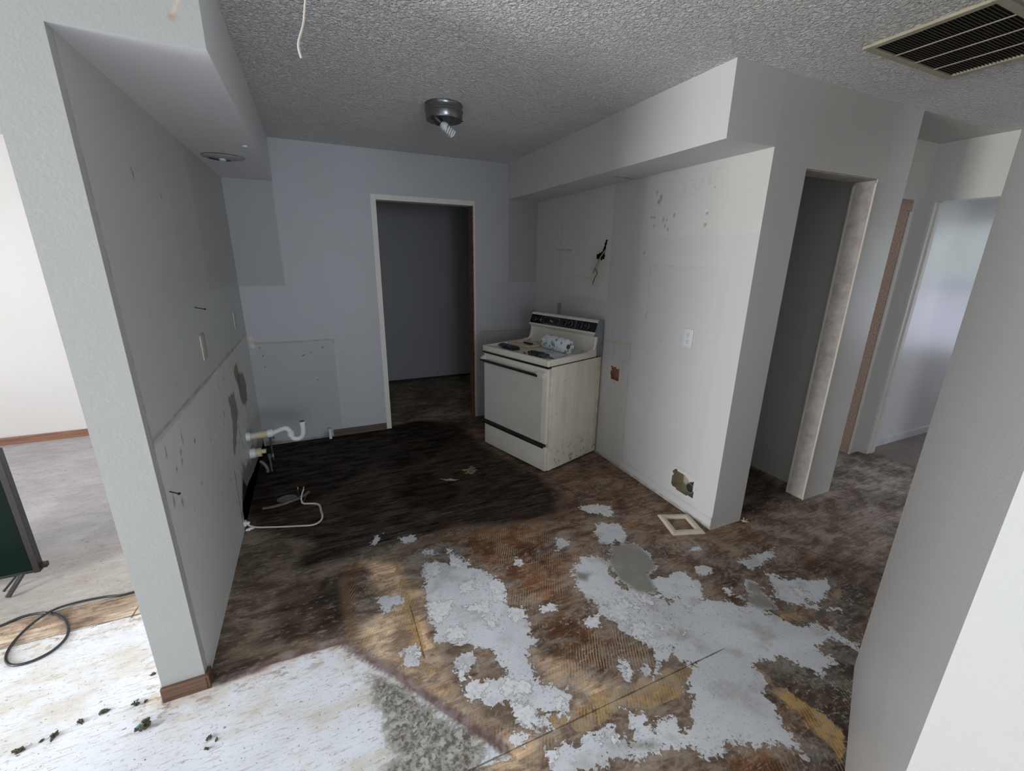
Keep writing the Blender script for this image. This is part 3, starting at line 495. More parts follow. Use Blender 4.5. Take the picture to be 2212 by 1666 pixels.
# left partition, seen from its end and its kitchen face
holeL=[(2.72,-.01),(2.74,.10),(2.80,.17),(2.90,.24),(2.98,.15),(3.10,.13),(3.3,.10),(3.7,.07),(3.99,.05),(3.99,-.01)]
def paint_left(p):
    p.c[:]=(.60,.60,.57)
    p.rect(1.5,1.655,0,2.14,(.84,.83,.82),.006,.004)
    p.rect(1.66,4.1,-.1,.985,(1.24,1.25,1.28),.004,.006)
    p.rect(2.05,4.1,.985,1.40,(1.04,1.06,1.08),.05,.04)
    p.rect(2.45,2.95,1.40,2.2,(.97,.98,1.0),.03,.02); p.rect(2.95,4.1,1.40,2.2,(.92,.92,.93),.02,.01)
    p.line([(1.66,1.01),(2.81,.995),(4.1,.985)],.009,DK,.6,.45)
    p.line([(2.81,.995),(2.835,.72)],.009,(.8,.78,.75),.6); p.line([(1.655,0),(1.655,2.14)],.007,DK,.45)
    p.line([(3.42,.93),(3.47,.40),(3.45,.2)],.010,DK,.6); p.line([(2.72,.38),(2.68,.05)],.012,BR,.8,.2); p.line([(3.05,.55),(3.1,.36)],.012,BR,.6)
    # torn patches behind the former sink cabinet
    p.poly([(3.20,.87),(3.36,.90),(3.40,.80),(3.36,.70),(3.27,.76)],(.30,.17,.06),.9,.006,.03)
    p.poly([(3.32,.82),(3.52,.80),(3.60,.66),(3.50,.55),(3.36,.58),(3.28,.70)],(.13,.12,.11),.85,.01,.06)
    p.poly([(2.90,.78),(3.10,.76),(3.12,.62),(2.98,.52),(2.80,.44),(2.78,.50),(2.92,.62)],(.16,.15,.13),.8,.008,.06)
    p.specks(26,1.75,3.9,.1,.95,.004,.012,BL,.8,3); p.specks(14,2.2,3.9,.4,.95,.006,.02,BR,.6,4); p.specks(10,1.8,3.5,1.1,2.1,.004,.010,DK,.7,5)
    p.line([(2.03,1.885),(2.045,1.87),(2.045,1.855)],.0055,BL,.9,.1); p.line([(2.335,1.835),(2.342,1.822)],.0055,BL,.9,.1)
    for u,v in ((1.75,.93),(1.95,.9),(1.90,.86),(1.72,.75),(1.8,.70)): p.spot(u,v,.014,BR,.6,1.8)
    p.poly([(2.75,0),(2.72,.12),(2.95,.30),(3.3,.20),(4,.14),(4,0)],(.12,.10,.08),.75,.04,.12)
w=Wall()
w.box(XL0,YLE,0,XL,YB,H,'+x -y'); w.box(XL0,YB,0,XL,5.62,H)
w.grid('x',XL,YLE,YB,0,H,.0095,paint_left,False,[holeL])
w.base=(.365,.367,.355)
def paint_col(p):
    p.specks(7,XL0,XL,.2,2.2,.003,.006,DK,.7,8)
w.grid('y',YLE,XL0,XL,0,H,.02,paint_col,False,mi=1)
w.base=(.72,.72,.70)
w.box(XL-.10,2.70,.0,XL-.05,4.0,.30,'',2)
w.build('wall_left',[M_wall,M_wall_peel,M_darkvoid])
# soffit over the missing left cabinets
def paint_sof(p): p.specks(5,XL,XSL,1.7,3.8,.004,.008,DK,.7,9)
w=Wall(); w.base=(.80,.80,.81)
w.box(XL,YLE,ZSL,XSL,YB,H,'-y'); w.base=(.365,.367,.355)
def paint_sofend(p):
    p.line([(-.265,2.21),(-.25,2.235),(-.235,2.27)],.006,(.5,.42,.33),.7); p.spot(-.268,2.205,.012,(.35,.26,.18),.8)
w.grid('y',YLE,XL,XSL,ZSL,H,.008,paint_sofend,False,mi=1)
w.build('trim_1',[M_wall,M_wall_peel])

# back wall with doorway
D0,D1,DZ=.5486,1.4145,2.06
def paint_back(p):
    p.c[:]=(.43,.435,.455)
    p.rect(-.6,-.205,1.36,2.2,(.80,.79,.76),.004,.003); p.line([(-.185,2.12),(-.165,1.9),(-.20,1.37)],.008,GR,.4)
    p.rect(-.6,.115,-.1,.90,(.90,.89,.86),.006,.004)
    p.line([(-.52,.93),(-.49,.905),(-.2,.90),(.10,.902),(.118,.86)],.010,(.33,.25,.17),.8,.3)
    p.line([(.118,.88),(.118,.1)],.008,YE,.5); p.line([(-.51,.95),(-.50,.88)],.02,YE,.7)
    p.rect(1.45,2.1,-.1,.895,(.90,.87,.82),.006,.004); p.line([(1.46,.895),(2.1,.888)],.010,(.35,.28,.2),.75,.35)
    p.rect(1.77,2.1,1.37,2.2,(.84,.82,.78),.005,.004); p.line([(1.50,.86),(1.50,.80)],.008,BR,.4)
    for u,v in ((-.44,.80),(-.14,.78),(-.08,.80),(.02,.84),(-.05,.55),(-.46,.86),(-.44,.7)): p.spot(u,v,.009,BL,.85)
    p.line([(-.12,.52),(-.06,.57)],.010,GR,.8); p.specks(9,-.5,.1,.1,.8,.004,.008,DK,.8,12)
    p.poly([(-.53,0),(-.53,.05),(-.3,.012),(0,.02),(.02,0)],(.07,.06,.05),.6,.01,.02); p.rect(-.06,.0,.0,.06,(.6,.58,.55),.015,.02)
w=Wall(); w.base=(.66,.67,.69)
w.box(XL,YB,0,D0,YB2,H,'-y'); w.box(D1,YB,0,XRO,YB2,H,'-y'); w.box(D0,YB,DZ,D1,YB2,H,'-y')
w.grid('y',YB,XL,D0,0,H,.0095,paint_back); w.grid('y',YB,D1,XR,0,H,.0095,paint_back); w.grid('y',YB,D0,D1,DZ,H,.02,paint_back)
w.build('wall_back',M_wall)
# door casing around the doorway
bm=bmesh.new()
box(bm,D0-.042,YB-.004,0,D0+.003,YB2+.004,DZ+.04,.002); box(bm,D0+.003,YB-.004,DZ-.003,D1-.003,YB2+.004,DZ+.04,.002)
dr=struct(obj('door_1',bm,M_casing))
bm=bmesh.new(); box(bm,D1-.003,YB-.004,0,D1+.012,YB-.0005,DZ+.04,.001); obj('jamb_edge',bm,M_casing,dr)
bm=bmesh.new()
xs=[D1-.004]
for k in range(12):
    z0=k*DZ/12; box(bm,D1-.006-.004*((k*7)%3)/2,YB+.004+.003*((k*5)%3),z0,D1+.004,YB2,z0+DZ/12+.002)
o=obj('torn_jamb',bm,simple('torn_brown_jamb_wood',(.20,.10,.07),.8,var=.5,scale=40),dr); o['label']='bare reddish brown jamb with torn edge'

# right wall (kitchen face, end, soffit)
vent=[(1.735,.135),(1.745,.245),(1.78,.232),(1.80,.250),(1.91,.262),(1.92,.25),(1.925,.142),(1.90,.13),(1.80,.125)]
jbox=[(2.575,.692),(2.672,.690),(2.675,.795),(2.578,.792)]
gash=[(2.845,1.745),(2.868,1.75),(2.885,1.70),(2.90,1.66),(2.965,1.645),(2.975,1.61),(2.90,1.60),(2.865,1.61),(2.86,1.67)]
def paint_right(p):
    p.c[:]=(.59,.592,.60)
    p.rect(1.5,2.465,1.742,2.3,(1.05,1.04,1.0),.004,.003); p.rect(2.465,2.79,1.3,2.3,(.98,.98,.99),.01,.005)
    p.rect(2.79,3.535,1.30,2.3,(1.12,1.105,1.07),.02,.004); p.rect(3.535,4.1,.9,2.3,(1.10,1.085,1.06),.03,.01)
    p.rect(1.72,2.35,-.1,1.565,(.965,.97,.985),.02,.01)
    p.line([(2.79,2.12),(2.785,1.30)],.010,YE,.6); p.line([(3.535,2.12),(3.53,1.35)],.010,YE,.6); p.line([(2.8,1.455),(3.3,1.46)],.008,YE,.4)
    p.line([(3.62,1.685),(3.35,1.675)],.008,(.38,.34,.33),.6); p.line([(1.9,1.565),(2.345,1.562),(2.335,1.2)],.007,GR,.45)
    p.rect(2.47,3.0,-.1,.985,(1.0,.985,.96),.004,.003)
    p.line([(3.0,.978),(2.47,1.0)],.012,YE,.95,.2); p.line([(2.47,.985),(2.45,.07)],.010,GR,.55); p.line([(2.66,.985),(2.66,.86)],.006,GR,.6); p.line([(2.9,.84),(2.49,.86)],.008,GR,.4)
    p.line([(2.45,.075),(1.55,.075)],.009,GR,.6); p.spot(2.47,1.0,.010,BR,.9); p.spot(2.62,.67,.007,BL,.9); p.spot(2.64,.83,.006,BL,.8)
    for u,v,r in ((2.31,1.99,.013),(2.33,1.96,.012),(2.35,2.02,.006),(2.18,1.87,.010),(2.27,1.85,.012),(2.24,1.84,.009),(2.25,1.81,.008),(2.22,1.79,.008),(2.35,1.82,.008),(2.36,1.80,.006),(1.93,1.80,.008),(1.91,1.76,.006),(1.90,1.99,.008),(2.42,1.65,.008)): p.spot(u,v,r,DK,.9,1.6)
    for u,v in ((1.955,1.865),(1.94,1.863),(1.925,1.862),(2.385,1.875),(2.37,1.874),(2.355,1.873)): p.spot(u,v,.005,BL,.9)
    p.spot(1.935,1.878,.010,(.85,.84,.82),.8); p.spot(2.372,1.885,.009,(.85,.84,.82),.8)
    # faint pencilled figures
    def fig3(u,v,s): return [(u,v),(u-.5*s,v+.1*s),(u-.5*s,v-.4*s),(u-.15*s,v-.45*s),(u-.55*s,v-.6*s),(u-.5*s,v-1.0*s),(u-.05*s,v-1.05*s)]
    PC=(.46,.45,.44)
    for u,v in ((2.15,2.04),(2.07,2.05)): p.line(fig3(u,v,.07),.0055,PC,.38,.1)
    p.line([(2.02,1.99),(1.98,2.06)],.005,PC,.33,.1); p.line(fig3(1.96,2.06,.05),.0055,PC,.33,.1); p.line([(1.95,2.08),(1.86,2.09)],.005,PC,.33,.1)
    p.poly([(3.05,1.60),(2.95,1.72),(2.82,1.60),(2.83,1.50),(2.95,1.38),(3.06,1.45)],(.58,.52,.42),.45,.04,.08)
    p.line([(2.20,.75),(2.22,.5),(2.28,.35)],.03,(.55,.53,.50),.3); p.specks(26,1.7,2.4,.1,1.2,.004,.010,DK,.4,21); p.specks(10,2.5,4,.2,1.2,.004,.009,DK,.5,22)
    p.rect(1.715,1.945,.115,.285,(1.05,1.05,1.05),.004,.004); p.line([(1.95,.115),(1.95,.285),(1.72,.285)],.005,GR,.4)
    p.line([(2.33,1.26),(2.345,1.22)],.010,GR,.6); p.line([(1.574,0),(1.574,.08)],.01,BL,.6); p.line([(2.98,.01),(1.58,.01)],.014,(.3,.27,.24),.55)
w=Wall(); w.base=(.60,.60,.60)
w.box(XR,YRE,0,XRO,YB,H,'-x')
w.grid('x',XR,YRE,YB,0,H,.0095,paint_right,True,[vent,jbox,gash]); 
# recesses behind the openings
def recess(y0,y1,z0,z1,d,mi):
    x1=XR+d
    w.add([(XR+.013,y0,z0),(x1,y0,z0),(XR+.013,y1,z0),(x1,y1,z0),(XR+.013,y0,z1),(x1,y0,z1),(XR+.013,y1,z1),(x1,y1,z1)],
          [(1,3,7,5),(0,1,5,4),(2,6,7,3),(0,2,3,1),(4,5,7,6)],mi)
recess(1.70,1.96,.10,.29,.14,1); recess(2.55,2.70,.66,.82,.05,2); recess(2.82,3.0,1.58,1.77,.06,3)
w.build('wall_right',[M_wall,simple('cream_duct_lining',(.55,.50,.38),.6,var=.2),simple('bare_stud_wood',(.42,.20,.10),.7,var=.3,scale=30),M_darkvoid])
# duct fitting inside the vent opening
bm=bmesh.new(); lathe(bm,[(.0,0),(.035,0),(.035,.10),(.028,.10),(.028,.02),(0,.02)],20,Matrix.Translation((XR+.135,1.80,.165))@Matrix.Rotation(-PI/2,4,'Y'))
tag(obj('duct_fitting',bm,simple('grey_galvanised',(.30,.30,.29),.45,.7),None,True),'grey duct fitting inside the square hole at the foot of the right wall','duct')

def paint_sr(p):
    p.line([(2.573,1.893),(2.573,1.90)],.01,BR,.8)
w=Wall(); w.base=(.62,.62,.62)
w.box(XSR,YRE,ZSR,XR,YB,H,'-z'); 
def paint_srb(p): p.line([(1.893,2.573),(1.97,2.565),(2.05,2.58)],.012,(.12,.09,.06),.8,.4); p.specks(6,1.78,2.0,2.0,3.0,.005,.012,DK,.5,6)
w.grid('z',ZSR,XSR,XR,YRE,YB,.0095,paint_srb,True)
w.build('trim_2',M_wall)

# wall with the closet opening (faces the camera), right of the kitchen
CX0,CX1,CZ=XRO,2.983,2.06
w=Wall(); w.base=(.60,.60,.575)
w.box(CX0,YRE,CZ,XC,1.69,H); w.box(CX1,YRE,0,XC,1.69,CZ); w.box(3.114,1.69,0,XC,2.62,H)
w.box(2.346,2.5,0,3.114,2.62,H)
w.build('wall_closet',M_wall_gloss)
bm=bmesh.new(); box(bm,CX1-.006,YRE+.006,0,CX1-.0005,1.69,CZ-.004); struct(obj('door_2',bm,M_raw))
dc=bpy.data.objects['door_2']; dc['label']='rough unpainted closet jamb'
bm=bmesh.new(); box(bm,CX0,YRE+.006,CZ-.006,CX1,1.69,CZ-.0005); obj('head_jamb',bm,M_raw,dc)
bm=bmesh.new(); box(bm,CX1-.010,YRE-.003,0,CX1+.004,YRE+.007,CZ-.02,.002); box(bm,CX1-.010,1.683,0,CX1+.002,1.697,CZ-.02,.002); obj('corner_bead',bm,M_casing,dc)

# hallway behind
w=Wall(); w.base=(.52,.50,.46)
OX0,OX1,OZ=3.33,4.117,2.055
w.box(XC,1.90,0,OX0,2.02,H); w.box(OX1,1.90,0,4.25,2.02,H); w.box(OX0,1.90,OZ,OX1,2.02,H)
w.build('wall_hall_back',M_wall_gloss)
bm=bmesh.new(); box(bm,OX1-.006,1.905,0,OX1-.0005,2.02,OZ-.01); d3=struct(obj('door_3',bm,M_particle))
bm=bmesh.new(); box(bm,OX1-.012,1.893,0,OX1+.003,1.906,OZ-.08,.002); obj('casing_edge',bm,M_casing,d3)
w=Wall(); w.base=(.60,.585,.545)
w.box(4.25,1.842,0,4.37,1.90,H); w.box(4.25,-3.5,0,4.37,1.04,H); w.box(4.25,1.04,2.045,4.37,1.842,H)
w.box(4.25,1.90,0,4.37,4.13,H)
w.build('wall_hall_right',M_wall_gloss)
bm=bmesh.new(); box(bm,4.262,1.8345,0,4.375,1.8415,2.04); box(bm,4.31,1.826,0,4.325,1.836,2.04)
struct(obj('door_4',bm,M_casing))
w=Wall(); w.base=(.68,.67,.66)
w.box(4.37,1.905,0,7.0,2.02,H); w.box(7.0,-.1,0,7.12,2.02,.55); w.box(7.0,-.1,2.1,7.12,2.02,H); w.box(7.0,-2.0,0,7.12,-.1,H); w.box(7.0,1.55,.55,7.12,2.02,2.1)
w.box(4.37,-2.12,0,7.12,-2.0,H)
w.build('wall_side_room',M_wall_gloss)
bm=bmesh.new(); box(bm,4.38,1.892,0,6.99,1.905,.07,.003); struct(obj('baseboard_side_room',bm,simple('white_baseboard',(.62,.62,.62),.5)))
# room behind the doorway
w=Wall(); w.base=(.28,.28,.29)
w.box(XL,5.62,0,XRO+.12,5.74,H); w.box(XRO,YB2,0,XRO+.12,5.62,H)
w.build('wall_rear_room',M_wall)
bm=bmesh.new(); box(bm,XL,5.60,0,XRO,5.619,.028); struct(obj('dark_gap_strip',bm,M_darkvoid))  # solid dark strip drawn in for the baseboard gap

# angled wall close to the camera on the right
A0=Vector((1.875,.656)); A1=Vector((.925,.207)); dn=Vector((.427,-.904))
bm=bmesh.new(); pts=[A0,A1,A1+dn*1.6,A0+dn*1.2]; prism(bm,[(p.x,p.y) for p in pts],0,H)
struct(obj('wall_near_right',bm,painted('satin_grey_paint',base=(.455,.45,.44),rough=.42,peel=.0012,pscale=120,stain=.06)))
# living room shell
w=Wall(); w.base=(.62,.605,.59)
w.box(-5.12,4.88,0,XL0,5.0,H)
w.build('wall_left_room_back',M_wall_peel)
w=Wall(); w.base=(.75,.75,.73)
w.box(-5.12,-3.5,0,-5.0,5.0,.4); w.box(-5.12,-3.5,2.3,-5.0,5.0,H); w.box(-5.12,-3.5,.4,-5.0,-.4,2.3); w.box(-5.12,1.4,.4,-5.0,2.2,2.3); w.box(-5.12,4.4,.4,-5.0,4.88,2.3)
w.build('wall_far_left',M_wall)
w=Wall(); w.box(-5.12,-3.62,0,-.5,-3.5,H); w.box(1.5,-3.62,0,4.37,-3.5,H); w.box(-.5,-3.62,0,1.5,-3.5,.75); w.box(-.5,-3.62,2.15,1.5,-3.5,H)
w.build('wall_rear',M_wall)
def window(n,axis,val,a0,a1,z0,z1):
    bm=bmesh.new(); t=.05
    def b(a,z,a2,z2,d=.03):
        if axis=='x': box(bm,val-d,a,z,val+d,a2,z2,.004)
        else: box(bm,a,val-d,z,a2,val+d,z2,.004)
    b(a0,z0,a1,z0+t); b(a0,z1-t,a1,z1); b(a0,z0+t,a0+t,z1-t); b(a1-t,z0+t,a1,z1-t); am=(a0+a1)/2; b(am-.03,z0+t,am+.03,z1-t)
    return struct(obj('window_%d'%n,bm,simple('white_window_frame_%d'%n,(.7,.7,.7),.4)))
window(1,'x',-4.97,-.4,1.4,.4,2.3); window(2,'x',-4.97,2.2,4.4,.4,2.3); window(3,'y',-3.47,-.5,1.5,.75,2.15); window(4,'x',6.95,-.1,1.55,.55,2.1)

# ceilings
bm=bmesh.new()
prism(bm,[(-5.1,-3.6),(4.3,-3.6),(4.3,YRE),(XC,YRE),(XC-.05,YRE+.05),(2.2,YRE+.05),(2.2,4.07),(XL0,4.07),(XL0+.03,4.95),(-5.1,4.95)],H,H+.1)
struct(obj('ceiling',bm,M_popcorn))
bm=bmesh.new(); prism(bm,[(XC-.05,YRE+.0),(4.3,YRE),(4.3,2.6),(2.25,2.6),(2.25,YRE+.055),(XC-.05,YRE+.055)],H,H+.1)
struct(obj('ceiling_hall',bm,painted('smooth_hall_ceiling_paint',base=(.58,.56,.53),rough=.6)))
bm=bmesh.new(); box(bm,XL0+.03,4.07,H,XRO+.2,5.8,H+.1); struct(obj('ceiling_rear_room',bm,painted('rear_room_ceiling_paint',base=(.6,.6,.6))))
bm=bmesh.new(); box(bm,4.3,-2.1,H,7.1,2.0,H+.1); struct(obj('ceiling_side_room',bm,painted('side_room_ceiling_paint',base=(.65,.65,.63))))

# baseboards
bm=bmesh.new(); box(bm,XL0-.004,YLE-.016,0,XL+.012,YLE-.0005,.062,.003)
box(bm,XL+.0005,YLE-.016,0,XL+.014,YLE+.035,.060,.002)
struct(obj('baseboard_column',bm,wood('worn_brown_baseboard_wood',(.15,.08,.048),(.09,.045,.03),'x',.4)))
bm=bmesh.new(); box(bm,.03,YB-.014,0,D0-.044,YB-.0005,.065,.003); struct(obj('baseboard_back',bm,M_trimwood_dark))
bm=bmesh.new(); box(bm,-5.0,4.864,0,XL0,4.8795,.066,.003); struct(obj('baseboard_left_room',bm,M_trimwood))
# ------------------------------------------------------------------ stove
def side_mat():
    s=NT('aged_enamel_side'); v=s.co((1,1,1)); st=s.noise(2.2,6,.6,s.co((6,6,.8)))
    c=s.mix(s.ss(st,.40,.75),(.80,.77,.66),(.70,.64,.49))
    zc=s.n('ShaderNodeSeparateXYZ'); s.L(s.co(),zc.inputs[0])
    c=s.mix(s.math('MULTIPLY',s.ss(s.noise(30,6,.7),.62,.70),.75),c,(.28,.15,.07))
    c=s.mix(s.math('MULTIPLY',s.math('MULTIPLY',s.ss(zc.outputs[2],.30,.05),s.ss(s.noise(22,6,.7),.55,.66)),.9),c,(.17,.10,.06))
    c=s.mix(s.math('MULTIPLY',s.math('MULTIPLY',s.ss(s.math('ABSOLUTE',zc.outputs[1]),.24,.31),s.ss(s.noise(9,6,.7),.45,.6)),.5),c,(.45,.30,.15))
    return s.out(c,.42)
M_enam=simple('almond_enamel',(.74,.70,.62),.28,var=.04,scale=5)
M_door=simple('almond_oven_door',(.62,.60,.55),.35,var=.05,scale=4)
M_blk=simple('black_plastic_trim',(.012,.012,.013),.35)
M_glass=simple('black_control_glass',(.006,.006,.007),.12,var=0)
M_chrome=simple('chrome',(.75,.75,.76),.15,1,var=.02)
M_gsteel=simple('galvanised_grey_side',(.24,.26,.29),.5,.3,var=.2,scale=20)
SW,SD,SH=.7514,.6209,.8523
a_=Vector((math.cos(math.radians(107.8)),math.sin(math.radians(107.8)))); b_=Vector((a_.y,-a_.x))
FR=Vector((1.4853,2.6066)); ctr=FR+a_*(SW/2)+b_*(SD/2)-b_*.006
stove=thing('stove','cream freestanding electric range with black control panel, standing askew by the right wall','stove',(ctr.x,ctr.y,0),math.radians(-72.2))
W2=SW/2; D2=SD/2
bm=bmesh.new(); box(bm,-W2,-D2+.03,.018,W2,D2,SH,.004); obj('body',bm,side_mat(),stove)
bm=bmesh.new()
for sx in (-1,1):
    for sy in (-1,1): lathe(bm,[(0,0),(.02,0),(.02,.02),(0,.02)],12,Matrix.Translation((sx*(W2-.05),sy*(D2-.08),0)))
islands('levelling_foot',bm,M_blk,stove)
# oven door with handle
bm=bmesh.new(); box(bm,-W2+.004,-D2-.004,.245,W2-.004,-D2+.032,SH-.012,.010,seg=3)
dr=obj('oven_door',bm,M_enam,stove,True)
bm=bmesh.new(); box(bm,-W2+.022,-D2-.0085,.262,W2-.05,-D2-.003,SH-.075,.002); obj('door_panel',bm,M_door,dr)
bm=bmesh.new(); box(bm,-W2-.001,-D2-.046,.772,W2-.075,-D2-.026,.792,.006,seg=3); hd=obj('handle',bm,M_blk,dr,True); hd['label']='black bar handle'
bm=bmesh.new()
for x0,x1 in ((-W2,-W2+.03),(W2-.095,W2-.028)):
    extrude_profile(bm,[(-D2-.040,.770),(-D2-.003,.775),(-D2-.003,.815),(-D2-.012,.815),(-D2-.040,.792)],'x',x0,x1)
for o in islands('handle_bracket',bm,M_enam,dr): o['label']='cream end bracket of the handle'
bm=bmesh.new(); box(bm,-W2+.004,-D2-.006,SH-.013,W2-.002,-D2+.03,SH-.001); obj('painted_gap_shade',bm,M_blk,stove)  # solid black strip put in as the shade between door and cooktop
# storage drawer
bm=bmesh.new(); box(bm,-W2+.006,-D2+.0,.02,W2-.004,-D2+.032,.215,.008,seg=3)
dw=obj('drawer',bm,M_enam,stove,True)
bm=bmesh.new(); extrude_profile(bm,[(-D2-.012,.212),(-D2-.012,.222),(-D2+.004,.243),(-D2+.028,.243),(-D2+.028,.205),(-D2+.002,.205)],'x',-W2-.001,W2-.03)
o=obj('drawer_pull',bm,M_blk,dw); o['label']='black full-width drawer pull'
bm=bmesh.new(); box(bm,-W2-.0005,-D2-.014,.226,W2-.02,-D2-.011,.230); obj('painted_pull_highlight',bm,M_chrome,dw)  # bright strip put in as the highlight along the pull's edge
bm=bmesh.new(); box(bm,-W2+.01,-D2-.002,.048,W2-.008,-D2+.001,.0505); obj('drawer_crease',bm,M_door,dw)
# cooktop: raised rim around a sunk surface
bm=bmesh.new(); t0,t1=SH,SH+.052
box(bm,-W2-.004,-D2-.012,t0,W2+.004,-D2+.03,t1,.012,seg=3)
box(bm,-W2-.004,-D2-.012,t0,-W2+.022,D2-.07,t1,.010,seg=3); box(bm,W2-.022,-D2-.012,t0,W2+.004,D2-.07,t1,.010,seg=3)
box(bm,-W2+.01,-D2+.01,t0,W2-.01,D2-.03,t0+.034)
cook=obj('cooktop',bm,M_enam,stove,True)
bm=bmesh.new(); box(bm,-W2-.0055,-D2-.0135,t0-.002,W2+.0055,D2-.02,t0+.004); obj('cooktop_gasket',bm,M_blk,cook)
bm=bmesh.new()
for x,y,r in ((-.19,-.10,.10),(.19,-.10,.08),(-.19,.13,.08),(.19,.13,.10)):
    lathe(bm,[(r,t0+.033),(r+.012,t0+.036),(r+.012,t0+.040),(r,t0+.037)],32,Matrix.Translation((x,y,0)))
islands('burner_ring',bm,M_chrome,cook,True)
# backguard
bm=bmesh.new()
extrude_profile(bm,[(D2-.085,t0+.03),(D2-.072,t0+.16),(D2-.098,t0+.185),(D2-.055,t0+.288),(D2-.012,t0+.288),(D2-.012,t0+.0),(D2-.085,t0+.0)],'x',-W2+.004,W2-.010)
bg=obj('backguard',bm,M_enam,stove,False)
bm=bmesh.new()
for x0,x1 in ((W2-.010,W2+.002),(-W2-.002,-W2+.004)):
    extrude_profile(bm,[(D2-.105,t0+.165),(D2-.058,t0+.293),(D2-.002,t0+.293),(D2-.002,t0-.004),(D2-.062,t0-.004),(D2-.062,t0+.165)],'x',x0,x1)
for o in islands('side_cap',bm,M_gsteel,bg): o['label']='grey metal end cap'
for x in (-W2+.003,W2-.031):
    bm=bmesh.new(); tube(bm,[(x+.014,D2-.066,t0+.175),(x+.014,D2-.074,t0+.10),(x+.014,D2-.10,t0+.055),(x+.014,D2-.16,t0+.046)],.014,10); obj('backguard_flange',bm,M_enam,bg,True)
# sloped control panel: local frame on the slope
p0=Vector((0,D2-.098,t0+.185)); p1=Vector((0,D2-.055,t0+.288)); up=(p1-p0).normalized(); nrm=Vector((0,-up.z,up.y))
def slope(x,v,d=0): q=p0+up*v+nrm*d; return Vector((x,q.y,q.z))
def slab(bm,x0,x1,v0,v1,d0,d1):
    vs=[slope(x,v,d) for d in (d0,d1) for v in (v0,v1) for x in (x0,x1)]; B=[bm.verts.new(v) for v in vs]
    for f in ((0,1,3,2),(4,6,7,5),(0,4,5,1),(2,3,7,6),(0,2,6,4),(1,5,7,3)): bm.faces.new([B[i] for i in f])
bm=bmesh.new(); slab(bm,-W2+.010,W2-.012,.014,.090,-.002,.0035); pn=obj('control_panel',bm,M_glass,bg); pn['label']='black glass control panel'
M_line=simple('pale_panel_line',(.35,.35,.34),.4); bm=bmesh.new()
for x in (-.232,.155): slab(bm,x,x+.0022,.018,.086,.0034,.0042)
for v in (.022,.080): slab(bm,-.205,-.025,v,v+.0016,.0034,.0042)
for x in (-.205,-.0266): slab(bm,x,x+.0016,.022,.0816,.0034,.0042)
islands('panel_line',bm,M_line,pn)
M_knob=simple('black_knob',(.01,.01,.01),.3)
for x in (-.320,-.262,.035,.100,.205,.275):
    Mk=Matrix.Translation(slope(x,.050,.0036))@nrm.to_track_quat('Z','Y').to_matrix().to_4x4()
    bm=bmesh.new(); lathe(bm,[(0,0),(.023,0),(.024,.006),(.018,.010),(.015,.024),(0,.026)],28,Mk); 
    k=obj('knob',bm,M_knob,pn,True)
    bm=bmesh.new()
    n=18
    A=[Mk@Vector((.0255*math.cos(t),.0255*math.sin(t),.006)) for t in [-1.2+2.4*i/n for i in range(n+1)]]
    tube(bm,A,.0011,6,1); tube(bm,[Mk@Vector((-.003,0,.0262)),Mk@Vector((.003,.001,.0262))],.0022,6,1)
    obj('chrome_arc',bm,M_chrome,k,True)
bm=bmesh.new(); Ml=Matrix.Translation(slope(-.112,.053,.0036))@nrm.to_track_quat('Z','Y').to_matrix().to_4x4()
pts=[(-.018,.004),(-.012,-.003),(-.004,.001),(.003,-.004),(.010,-.001),(.018,-.006)]
tube(bm,[Ml@Vector((x,y,.001)) for x,y in pts],.0032,8,4); tube(bm,[Ml@Vector((-.016,-.004,.001)),Ml@Vector((.016,-.011,.001))],.0018,6,1)
obj('script_emblem',bm,simple('silver_emblem',(.6,.6,.58),.35,.6),pn,True)

# ---- things left on the cooktop (world placement through the stove's frame)
Rz=Matrix.Rotation(math.radians(-72.2),4,'Z'); Ms=Matrix.Translation((ctr.x,ctr.y,0))@Rz
def onstove(u,v,z=0): # u from the right front corner towards the left, v towards the wall
    return Ms@Vector((W2-u,-D2+v,t0+.034+z))
# kitchen roll
pL=onstove(.395,.385,.057); pR=onstove(.112,.335,.057); ax=(pR-pL); Lr=ax.length; ax.normalize(); mid=(pL+pR)/2
def roll_mat():
    s=NT('printed_paper_towel'); base=(.74,.76,.80); c=s.mix(0.0,base,base)
    v=s.co((1,1,1))
    for sc,th,col,seed in ((24,.10,(.05,.17,.42),0),(19,.12,(.12,.36,.12),3.3)):
        mp=s.n('ShaderNodeMapping'); mp.inputs['Location'].default_value=(seed,seed*.7,seed*.3); s.L(s._tc.outputs['Object'],mp.inputs[0])
        vd=s.voro(sc,mp.outputs[0]); nz=s.noise(70,4,.6)
        d=s.math('ADD',vd,s.math('MULTIPLY',nz,.5)); c=s.mix(s.math('MULTIPLY',s.ss(d,th+.46,th+.38),.85),c,col)
    return s.out(c,.9,normal=s.bump(s.voro(260),.6,.0012))
q=ax.to_track_quat('Z','Y')
roll=thing('paper_towel_roll','white paper towel roll with green and blue print lying on the stove top','paper towel roll',mid); roll.rotation_mode='QUATERNION'; roll.rotation_quaternion=q
bm=bmesh.new(); r=.060; lathe(bm,[(.021,-Lr/2),(r-.006,-Lr/2),(r,-Lr/2+.005),(r,Lr/2-.006),(r-.005,Lr/2),(.021,Lr/2),(.021,-Lr/2)],48); obj('paper',bm,roll_mat(),roll,True)
bm=bmesh.new(); lathe(bm,[(.0185,-Lr/2+.002),(.0208,-Lr/2+.002),(.0208,Lr/2-.002),(.0185,Lr/2-.002),(.0185,-Lr/2+.002)],32); obj('cardboard_core',bm,simple('brown_cardboard',(.30,.23,.16),.8),roll,True)
